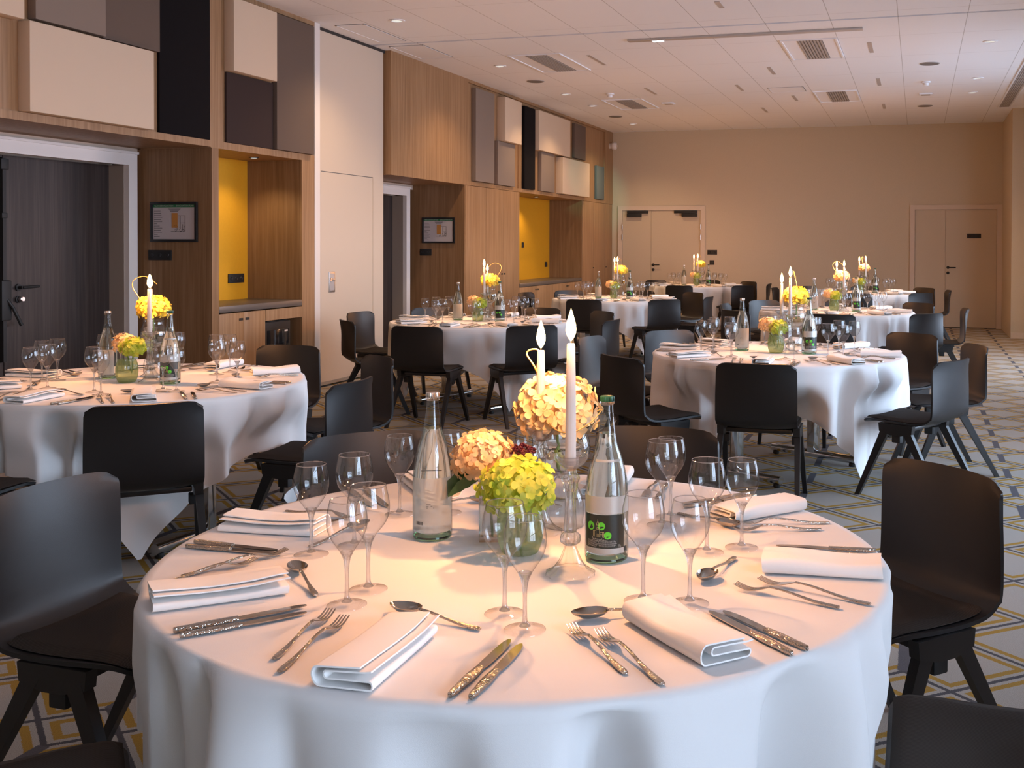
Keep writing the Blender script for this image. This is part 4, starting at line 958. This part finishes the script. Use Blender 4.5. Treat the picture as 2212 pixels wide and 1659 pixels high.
for k, (c, rot, nm) in TAB.items():
    rich = k in NEAR
    for a in (-90, -45, 0, 45, 90, 135, 180, -135):
        m = T1SET[a] if k == 'T1' else dict(phi=a+rnd.uniform(-3, 3))
        phi = m['phi']; d = DIRS[a]
        def loc(p, t): r_, a_ = math.hypot(p, t), phi+math.degrees(math.atan2(t, p)); return P(k, r_, a_)
        def seen(p): return in_view((p[0], p[1], ZT), 40)
        j = lambda s: rnd.uniform(-s, s)
        for it, kind, size, z0, word in (('f1', 'fork', 0, 0, 'outer steel fork'), ('f2', 'fork', 1, 0, 'inner steel fork'), ('k1', 'knife', 1, 0, 'inner steel knife'), ('k2', 'knife', 0, 0, 'outer steel knife'), ('sp', 'spoon', 0, 0, 'steel spoon')):
            v = m.get(it)
            if v: tail, tip = P(k, *v[0]), P(k, *v[1])
            else:
                q = LAY[it]; o1, o2, o3 = j(.010), j(.008), j(.012)
                tail, tip = loc(q[0][0]+o1, q[0][1]+o2), loc(q[1][0]+o1, q[1][1]+o2+o3)
            if not (seen(tail) or seen(tip)): continue
            put(CUT[(kind, size, rich)], tail, tip, ZT+.001, '%s at the %s seat of the %s' % (word, d, nm), kind, {'fork': 'steel forks', 'knife': 'steel knives', 'spoon': 'steel spoons'}[kind])
        for it, kind, word in (('g1', 'water_goblet', 'larger stemmed glass'), ('g2', 'wine_glass', 'smaller stemmed glass')):
            v = m.get(it); p = P(k, *v) if v else loc(LAY[it][0]+j(.015), LAY[it][1]+j(.015))
            if seen(p): place(GL[(kind, rich)], (p[0], p[1], ZT+.001), rnd.uniform(0, 6), 'empty %s at the %s seat of the %s' % (word, d, nm), 'glass', 'empty stemmed glasses')
        v = m.get('nap')
        if v: p, da = P(k, v[0], v[1]), v[2]; vi = {-90: 1, -45: 0, 0: 2, 45: 3}.get(a, 1)
        else: p, da, vi = loc(.648+j(.012), j(.01)), j(6), rnd.randrange(4)
        if seen(p):
            base = v[1] if v else phi
            place(NAP[vi], (p[0], p[1], ZT+.001), R(base+da)+PI/2+(PI if a in (-90, 45, 90) and k == 'T1' else 0)*0, 'folded white napkin at the %s seat of the %s' % (d, nm), 'napkin', 'folded white napkins')

# ---- bottles
def smooth(p, k=4):
    out = []
    for i in range(len(p)-1):
        a, b, c, d = p[max(i-1, 0)], p[i], p[i+1], p[min(i+2, len(p)-1)]
        for q in range(k):
            u = q/k; out.append(tuple(.5*((2*b[j])+(-a[j]+c[j])*u+(2*a[j]-5*b[j]+4*c[j]-d[j])*u*u+(-a[j]+3*b[j]-3*c[j]+d[j])*u**3) for j in (0, 1)))
    return out+[p[-1]]
def patch(mb, r, a0, a1, z0, z1, n=14):
    # curved label, facing -y at angle 0
    vs = []
    for z in (z0, z1):
        for i in range(n+1):
            a = R(a0+(a1-a0)*i/n)-PI/2; vs.append((r*math.cos(a), r*math.sin(a), z))
    return mb.add(vs, [(i, i+1, n+2+i, n+1+i) for i in range(n)])
def wrap(mb, r, pts, faces, a0, z0):
    # flat drawing (x right, y up, metres) laid on the cylinder
    return mb.add([(r*math.cos(R(a0)-PI/2+x/r), r*math.sin(R(a0)-PI/2+x/r), z0+y) for x, y in pts], faces)
def make_bottle(kind, rich):
    H, rb = (.342, .0455) if kind == 'still' else (.358, .0475)
    n = 48 if rich else 20
    prof = smooth([(rb*.90, .002), (rb, .010), (rb, .05), (rb, .10), (rb*.995, .145), (rb*.90, .185), (rb*.70, .225), (rb*.47, .258), (.0150, H-.040), (.0138, H-.018)], 3)
    t = empty('water_bottle')
    MB().lathe(prof, n, caps=False).obj('glass_body', M['bottle'], t)
    MB().lathe([(rb*.55, .006), (rb*.88, .0015), (rb*.97, .006), (rb*.95, .010), (rb*.5, .011)], n).obj('thick_base', M['base_glass'], t)
    MB().lathe([(.0142, H-.019), (.0165, H-.016), (.0165, H-.012), (.0142, H-.010), (.0142, H-.004)], 24, caps=False).obj('lip', M['stem'], t)
    zw = .262 if kind == 'still' else .280
    wp = [(max(.0005, r-.0022), z) for r, z in prof if .012 < z < zw]; wp = [(wp[0][0]*.6, .0125)]+wp
    MB().lathe(wp, n).obj('water', M['water'], t)
    cap = [(.0150, H-.012), (.0158, H-.006), (.0150, H-.001), (.0125, H), (.0004, H)]
    MB().lathe(cap, 42, rib=.035, nr=21).obj('crown_cap', M['caps' if kind == 'still' else 'capg'], t)
    if kind == 'still':
        mb = patch(MB(), rb+.0006, -75, 75, .022, .148); mb.obj('label', M['labelw'], t)
        if rich:
            b = MB(); q = random.Random(3); x = -.026
            while x < -.008:
                w_ = q.choice((.0006, .0009, .0014)); wrap(b, rb+.0009, [(x, 0), (x+w_, 0), (x+w_, .008), (x, .008)], [(0, 1, 2, 3)], -12, .040); x += w_+q.choice((.0006, .001))
            for k2 in range(3): wrap(b, rb+.0009, [(-.008, .030+.004*k2), (.010-.004*k2, .030+.004*k2), (.010-.004*k2, .031+.004*k2), (-.008, .031+.004*k2)], [(0, 1, 2, 3)], 0, .05)
            b.obj('barcode', M['ink'], t, smooth=False, fix=False)
            wrap(MB(), rb+.0009, [(-.022, 0), (.028, 0), (.028, .0015), (-.022, .0015)], [(0, 1, 2, 3)], 0, .165).obj('print_line', M['ink'], t, smooth=False, fix=False)
    else:
        L = MB(); patch(L, rb+.0006, -62, 55, .036, .108); lab = L.obj('label', M['labelk'], t)
        patch(MB(), rb+.0006, -62, 55, .0235, .0355).obj('label_foot', M['labels'], t)
        patch(MB(), rb+.0004, -72, 80, .110, .147).obj('silver_band', M['labels'], t)
        rn = next(r for r, z in prof if z > .222); patch(MB(), rn+.0022, -40, 60, .219, .2245, 10).obj('neck_label', M['labels'], t)
        for cx, cz, r_ in ((-.034, .083, .0095), (-.008, .084, .0085), (.006, .064, .0082)):
            v = [(cx+r_*math.cos(2*PI*i/24), cz+r_*math.sin(2*PI*i/24)) for i in range(24)]; wrap(MB(), rb+.0009, v, [tuple(range(24))], 0, 0).obj('green_dot', M['dot'], lab, smooth=False, fix=False)
        if rich:
            g = MB()
            def ln(x0, z0, x1, z1, wd=.0007):
                dx, dz = x1-x0, z1-z0; l = math.hypot(dx, dz); nx, nz = -dz/l*wd/2, dx/l*wd/2
                wrap(g, rb+.0012, [(x0-nx, z0-nz), (x1-nx, z1-nz), (x1+nx, z1+nz), (x0+nx, z0+nz)], [(0, 1, 2, 3)], 0, 0)
            X0 = -.016
            for a_ in ((-.004, .060, -.004, .086), (.004, .060, .004, .086), (-.004, .086, .004, .086), (-.004, .086, 0, .095), (.004, .086, 0, .095), (0, .095, 0, .099), (-.011, .061, -.011, .074), (-.011, .074, -.004, .074), (.004, .071, .014, .071), (.014, .071, .014, .060), (-.011, .061, .014, .060), (-.0015, .060, -.0015, .067), (.0015, .060, .0015, .067), (-.0015, .067, .0015, .067), (.0075, .071, .0075, .060), (.011, .071, .011, .060), (.004, .066, .014, .066), (-.002, .076, .002, .076), (-.002, .081, .002, .081), (-.002, .076, -.002, .081), (.002, .076, .002, .081), (-.008, .061, -.008, .074)):
                ln(X0+a_[0], a_[1], X0+a_[2], a_[3])
            g.obj('castle_print', M['gold'], lab, smooth=False, fix=False)
            g = MB(); q = random.Random(9); px_ = None      # a handwritten flourish and the small print
            for i in range(46):
                x = -.030+.0008*i; z = .0565-.00008*i+.0016*math.sin(i*1.35)*(1 if i % 9 else .2)+(.002 if i in (0, 1, 28, 29) else 0)
                if px_: ln(px_[0], px_[1], x, z, .0005)
                px_ = (x, z)
            for r_ in range(7):
                z = .0525-.0021*r_; x = -.042
                while x < .022:
                    w_ = q.uniform(.0015, .005); 
                    if not (-.019 < x < -.017): ln(x, z, min(.030, x+w_), z, .00055)
                    x += w_+.0008
            v, f = text_mesh('1L', .0075); wrap(g, rb+.0012, [(p[0]+.034, p[1]+.041) for p in v], f, 0, 0)
            g.obj('small_print', M['print'], lab, smooth=False, fix=False)
    return t
# ---- candlestick and candle
def make_stick(rich):
    n = 48 if rich else 20
    t = empty('crystal_candlestick')
    foot = smooth([(.0505, .0005), (.0520, .004), (.048, .008), (.036, .014), (.024, .030), (.0165, .048), (.0125, .058), (.0115, .062)], 2)
    MB().lathe(foot, n, rib=.035, nr=12, caps=False).obj('foot', M['vase_clear'], t, angle=20)
    MB().lathe(smooth([(.0110, .0625), (.0195, .069), (.0205, .076), (.0195, .083), (.0125, .090)], 2), n, rib=.07, nr=12).obj('knop', M['crystal'], t, angle=16)
    MB().lathe([(.0120, .0905), (.0135, .10), (.0115, .13), (.0105, .165), (.0125, .176)], n, rib=.09, nr=8).obj('column', M['crystal'], t, angle=14)
    MB().lathe(smooth([(.0125, .1765), (.0150, .184), (.0150, .193), (.0185, .199), (.0185, .205), (.0140, .210), (.0115, .219)], 2), n, rib=.07, nr=12).obj('collar', M['crystal'], t, angle=16)
    MB().lathe(smooth([(.0115, .2195), (.018, .226), (.031, .238), (.0355, .2495), (.0345, .2510), (.029, .2425), (.0165, .234), (.0123, .2305), (.0004, .2300)], 2), n, caps=True).obj('drip_cup', M['crystal'], t)
    return t
def make_candle(h):
    t = empty('taper_candle')
    MB().lathe([(.0112, .0), (.0112, .010), (.0108, h*.5), (.0086, h-.004), (.0074, h), (.0004, h-.002)], 20).obj('wax', M['wax'], t)
    MB().tube([(0, 0, h-.003), (.0006, 0, h+.006), (.0018, .0006, h+.012)], [.0011, .0011, .0007], 6).obj('wick', M['wick'], t)
    MB().lathe(smooth([(.0010, h+.006), (.0072, h+.015), (.0108, h+.028), (.0090, h+.044), (.0040, h+.062), (.0003, h+.073)], 3), 16, caps=False).obj('flame', M['flame'], t)
    return t
# ---- vases and flowers
def make_ribbed_vase(rich):
    H = .115
    return MB().lathe(smooth([(.0004, .003), (.034, .0015), (.041, .006), (.049, .03), (.0515, .06), (.049, .088), (.043, .106), (.0415, H)], 3), 96 if rich else 40, rib=.022, nr=24 if rich else 10, caps=False).obj('ribbed_vase', M['vase_green'])
def make_tall_vase(rich):
    n = 40 if rich else 20; t = empty('footed_vase')
    MB().lathe(smooth([(.0004, .135), (.020, .137), (.050, .155), (.0645, .185), (.0615, .215), (.052, .238), (.050, .255), (.055, .268)], 3), n, caps=False).obj('bowl', M['vase_clear'], t)
    MB().lathe(smooth([(.0004, .001), (.045, .0015), (.047, .012), (.050, .04), (.044, .080), (.022, .115), (.0145, .128), (.018, .1345)], 3), n, caps=False).obj('pedestal', M['vase_clear'], t)
    MB().lathe([(.0155, .120), (.021, .127), (.0155, .1345)], n).obj('neck_ring', M['crystal'], t)
    MB().lathe(smooth([(.0004, .1385), (.018, .140), (.047, .157), (.0605, .183), (.0580, .205), (.0004, .2055)], 3), n, caps=False).obj('water', M['water'], t)
    return t
def make_square_vase():
    t = empty('square_glass_vase'); w_, H = .038, .118
    for sx, sy in ((1, 0), (-1, 0), (0, 1), (0, -1)):
        (MB().box(sx*w_-.0, -w_, .012, sx*w_+.0005, w_, H) if sx else MB().box(-w_, sy*w_, .012, w_, sy*w_+.0005, H)).obj('side_pane', M['vase_clear'], t, smooth=False)
    MB().bbox(-w_, -w_, .0, w_, w_, .012, .002).obj('glass_base', M['crystal'], t)
    MB().bbox(-w_+.002, -w_+.002, .013, w_-.002, w_-.002, .085, .001).obj('water', M['water'], t)
    return t
def make_hydrangea(m, r, n, seed, stem, rich, flat=.85, leaf=None):
    rnd = random.Random(seed); t = empty('hydrangea'); mb = MB(); ga = PI*(3-math.sqrt(5))
    for i in range(n):
        z = 1-1.62*(i+.5)/n; q = math.sqrt(max(0, 1-z*z)); a = ga*i+rnd.uniform(-.2, .2)
        d = Vector((q*math.cos(a), q*math.sin(a), z)); rad = r*(1+rnd.uniform(-.10, .08)); c = Vector((d.x*rad, d.y*rad, d.z*rad*flat))
        nn = (d+Vector((rnd.uniform(-.35, .35), rnd.uniform(-.35, .35), rnd.uniform(-.2, .4)))).normalized(); u = nn.orthogonal().normalized(); v = nn.cross(u)
        s = r*math.sqrt(4.6/n)*rnd.uniform(.92, 1.25)*1.42; a0 = rnd.uniform(0, PI/2)
        for k in range(4):
            a = a0+k*PI/2+rnd.uniform(-.15, .15); e = u*math.cos(a)+v*math.sin(a); g = u*-math.sin(a)+v*math.cos(a); cup = rnd.uniform(.05, .38)
            if rich:
                prof = [(.04, .10, 0), (.30, .30, .25), (.62, .46, .75), (.86, .36, 1.15), (1.0, .12, 1.3)]
                vs = []
                for p, wd, l in prof:
                    for sg in (-1, 0, 1):
                        vs.append(c+e*s*p*.72+g*s*wd*sg*.72+nn*s*(cup*l*p*.5+(.10*wd if sg else 0)+rnd.uniform(-.02, .02)))
                mb.add(vs, [(i_*3+q_, i_*3+q_+1, i_*3+q_+4, i_*3+q_+3) for i_ in range(4) for q_ in (0, 1)])
            else:
                mb.add([c, c+e*s*.45-g*s*.33+nn*s*cup*.3, c+e*s*.72+nn*s*cup*.5, c+e*s*.45+g*s*.33+nn*s*cup*.3], [(0, 1, 2, 3)])
    mb.obj('flower_head', M[m], t, angle=80, fix=False)
    co = MB().sphere((0, 0, 0), r*.80, 16, 10, flat); co.obj('flower_core', M[m], t)
    s_ = MB().tube([(0, 0, -r*.6), stem[0], stem[1]], [.0035, .0035, .003], 8); s_.obj('stem', M['stemg'], t)
    for lf in (leaf or ()):
        base, tip, w_ = Vector(lf[0]), Vector(lf[1]), lf[2]; ax = tip-base; sd = ax.cross(Vector((.2, 1, .45))).normalized(); vs = []
        for i in range(9):
            u = i/8; wd = w_*math.sin(PI*min(1, u*.97+.03))**.8*(1-.25*u); c = base+ax*u+Vector((0, 0, .25*w_*math.sin(PI*u)-.5*w_*u*u)); ser = 1+(.10 if i % 2 else -.06)
            vs += [c-sd*wd*ser+Vector((0, 0, wd*.3)), c, c+sd*wd*ser+Vector((0, 0, wd*.3))]
        MB().add(vs, [(i*3+q, i*3+q+1, i*3+q+4, i*3+q+3) for i in range(8) for q in (0, 1)]).obj('leaf', M['leaf'], t, angle=80, fix=False)
    return t
def make_twig(pts):
    p = [Vector(q) for q in pts]; out = []
    for i in range(len(p)-1):
        a, b, c, d = p[max(i-1, 0)], p[i], p[i+1], p[min(i+2, len(p)-1)]
        for q in range(6):
            u = q/6; out.append(.5*((2*b)+(c-a)*u+(2*a-5*b+4*c-d)*u*u+(3*b-a-3*c+d)*u**3))
    out.append(p[-1]); n = len(out); return MB().tube(out, [.0028*(1-.6*i/n) for i in range(n)], 6).obj('curly_twig', M['twig'], angle=80)

bott = {(k, r): make_bottle(k, r) for k in ('still', 'fizzy') for r in (True, False)}
stick = {r: make_stick(r) for r in (True, False)}
candleH = {.252: make_candle(.252), .205: make_candle(.205)}
rvase = {r: make_ribbed_vase(r) for r in (True, False)}
tvase = {r: make_tall_vase(r) for r in (True, False)}
ygreen = make_hydrangea('green', .060, 70, 4, ((.004, .003, -.07), (.006, .008, -.125)), False)
ypeach = make_hydrangea('peach', .058, 70, 5, ((.03, -.01, -.07), (.045, -.015, -.13)), False)
ycream = make_hydrangea('lemon', .080, 80, 6, ((.0, .0, -.08), (.004, .0, -.145)), False, .75)
ypale = make_hydrangea('yellowp', .080, 80, 9, ((.0, .0, -.08), (.004, .0, -.145)), False, .75)
ytwig = make_twig([(.03, .0, -.10), (.06, .0, .02), (.10, .02, .10), (.085, .03, .145), (.03, .02, .16), (-.02, .0, .12)])
def flame_light(p, w_):
    l = bpy.data.lights.new('candle_light', 'POINT'); l.energy = w_; l.color = (1.0, .43, .165); l.shadow_soft_size = .012
    o = bpy.data.objects.new('candle_light', l); o.location = p; COL.objects.link(o)
OFF = dict(still=(-.235, .05, 4), fizzy=(.205, -.03, 30), c1=(.085, -.03), c2=(.005, .175), rv=(-.005, -.03), tv=(.045, .125), gr=(.015, -.055, .158), pe=(-.055, -.01, .172), cr=(.040, .125, .358))
EXTRA = {'T1': dict(still=(-.245, .035, 18), fizzy=(.193, -.006, 12), c1=(.152, -.134), c2=(-.018, .15), rv=(-.005, -.018), tv=(.018, .215)),
 'TL': dict(c2=(-.072, .166), rv=(-.032, -.05), tv=(-.02, .125)), 'TR': dict(tv=(.105, .125)), 'TM': dict(c1=(.05, -.02), c2=(.0, .17)), 'TB': dict(c1=(.04, -.02), c2=(-.055, .17)), 'TF': dict(c1=(.02, -.02), c2=(-.085, .15)),
 'TG': dict(c1=(.08, -.02), c2=(-.01, .16), rv=(-.02, -.03)), 'TH': dict(c1=(.07, -.02), c2=(-.03, .16))}
for k, (c, rot, nm) in TAB.items():
    rich = k in NEAR; q = dict(OFF); q.update(EXTRA.get(k, {})); z = ZT+.001
    at = lambda o, dz=0: (c[0]+o[0], c[1]+o[1], z+dz)
    place(bott[('still', rich)], at(q['still']), R(q['still'][2]), 'silver-capped water bottle with pale label on the '+nm, 'bottle', 'water bottles')
    place(bott[('fizzy', rich)], at(q['fizzy']), R(q['fizzy'][2]), 'water bottle with dark green-dotted label on the '+nm, 'bottle', 'water bottles')
    for nme, key, h, wd in (('front', 'c1', .252, 'taller'), ('back', 'c2', .205, 'shorter')):
        place(stick[rich], at(q[key]), 0, 'crystal candlestick under the %s candle of the %s' % (wd, nm), 'candlestick', 'crystal candlesticks')
        hh = h if k not in ('TB', 'TF', 'TG', 'TH', 'TL') else (.232 if key == 'c1' else .222)
        cp = candleH.setdefault(hh, None) or make_candle(hh); candleH[hh] = cp
        place(cp, at(q[key], .2302), 0, '%s lit white candle on the %s' % (wd if abs(hh-h) < 1e-6 else {'front': 'front', 'back': 'rear'}[nme], nm), 'candle', 'lit white candles')
        flame_light(at(q[key], .2302+hh+.030), CANDLE_W)
    place(rvase[rich], at(q['rv']), 0, 'green ribbed glass vase on the '+nm, 'vase', 'green ribbed vases')
    o = place(tvase[rich], at(q['tv']), 0, 'tall footed clear vase holding flowers on the '+nm, 'vase', 'tall footed vases')
    o.scale = (1, 1, 1 if k == 'T1' else 1.14)
    if k != 'T1':
        rz = rnd.uniform(0, 6); f = .0 if k != 'TL' else .01
        place(ygreen, at((q['gr'][0]+q['rv'][0], q['gr'][1]+.03+q['rv'][1]*0, 0), q['gr'][2]+f), rz, 'lime green hydrangea in the ribbed vase on the '+nm, 'flower', 'hydrangeas')
        place(ypeach, at((q['pe'][0]+q['rv'][0], q['pe'][1]+.01), q['pe'][2]+f), 0, 'peach hydrangea in the ribbed vase on the '+nm, 'flower', 'hydrangeas')
        pale = k in ('TG', 'TH')
        place(ypale if pale else ycream, at((q['tv'][0], q['tv'][1]), q['cr'][2]), rz, ('pale cream' if pale else 'yellow')+' hydrangea in the tall footed vase on the '+nm, 'flower', 'hydrangeas')
        place(ytwig, at((q['tv'][0], q['tv'][1]), q['cr'][2]), {'TL': 3.3, 'TM': 0}.get(k, rz), 'curly willow twig in the tall vase on the '+nm, 'twig', 'curly willow twigs')
# the front table's own flowers
c = TAB['T1'][0]; z = ZT
o = make_hydrangea('green', .080, 120, 14, ((.0, .0, -.10), (.006, .01, -.155)), True, .78); o.location = (c[0]+.000, c[1]-.045, z+.152); tag(o, 'big lime green hydrangea in the middle of the big front table', 'flower', 'hydrangeas')
o = make_hydrangea('peach', .070, 110, 15, ((.018, .0, -.09), (.024, .004, -.185)), True, .82, [((-.02, -.02, -.035), (-.088, -.05, -.088), .019), ((.0, -.03, -.045), (-.06, -.065, -.075), .015)]); o.location = (c[0]-.130, c[1]+.065, z+.190); tag(o, 'peach hydrangea with dark leaves left of the lime one on the big front table', 'flower', 'hydrangeas')
o = make_hydrangea('yellowp', .094, 110, 16, ((.004, .0, -.10), (.012, .0, -.16)), True, .85); o.location = (c[0]+.000, c[1]+.215, z+.290); tag(o, 'largest cream hydrangea in the tall vase behind the candle on the big front table', 'flower', 'hydrangeas')
o = make_square_vase(); o.location = (c[0]-.10, c[1]+.075, z+.001); o.rotation_euler = (0, 0, R(18)); tag(o, 'clear square glass vase under the peach hydrangea on the big front table', 'vase')
o = make_twig([(.02, .0, .20), (-.01, -.03, .27), (-.055, -.05, .33), (-.075, -.055, .39), (-.10, -.05, .425), (-.085, -.05, .437), (-.068, -.05, .43), (-.072, -.055, .38), (-.05, -.07, .32), (-.02, -.10, .265), (.03, -.11, .252), (.075, -.10, .275), (.10, -.085, .305), (.085, -.075, .30)]); o.location = (c[0]+.04, c[1]+.215, z+.0); tag(o, 'curly willow twig looping in front of the cream hydrangea on the big front table', 'twig', 'curly willow twigs')
b = MB(); q = random.Random(8)
for i in range(90):
    v = Vector((q.gauss(0, 1), q.gauss(0, 1), abs(q.gauss(0, 1)))).normalized()*.027*q.uniform(.75, 1); b.sphere((v.x*1.2, v.y, v.z*.8), .0034, 6, 4)
b.lathe([(.002, -.03), (.016, -.004), (.02, .004), (.001, .012)], 12)
t = empty('berry_sprig', (c[0]-.035, c[1]+.075, z+.205)); b.obj('berries', M['berry'], t); MB().tube([(0, 0, -.02), (.012, -.04, -.08), (.025, -.075, -.16)], .0028, 6).obj('stem', M['stemg'], t)
tag(t, 'dark red berry sprig between the peach and lime hydrangeas', 'flower')

# orange curtain beside the window behind the camera
mb = MB(); n = 40; vs = []
for zz in (.02, WZ1+.2):
    for i in range(n+1): vs.append((XR-.12+.05*math.sin(i*1.25), 1.0+.7*i/n, zz))
o = mb.add(vs, [(i, i+1, n+2+i, n+1+i) for i in range(n)]).obj('curtain', M['curtain'], angle=180); tag(o, 'orange curtain beside the nearest window of the right wall', 'curtain')
sm_ = o.modifiers.new('solid', 'SOLIDIFY'); sm_.thickness = .006
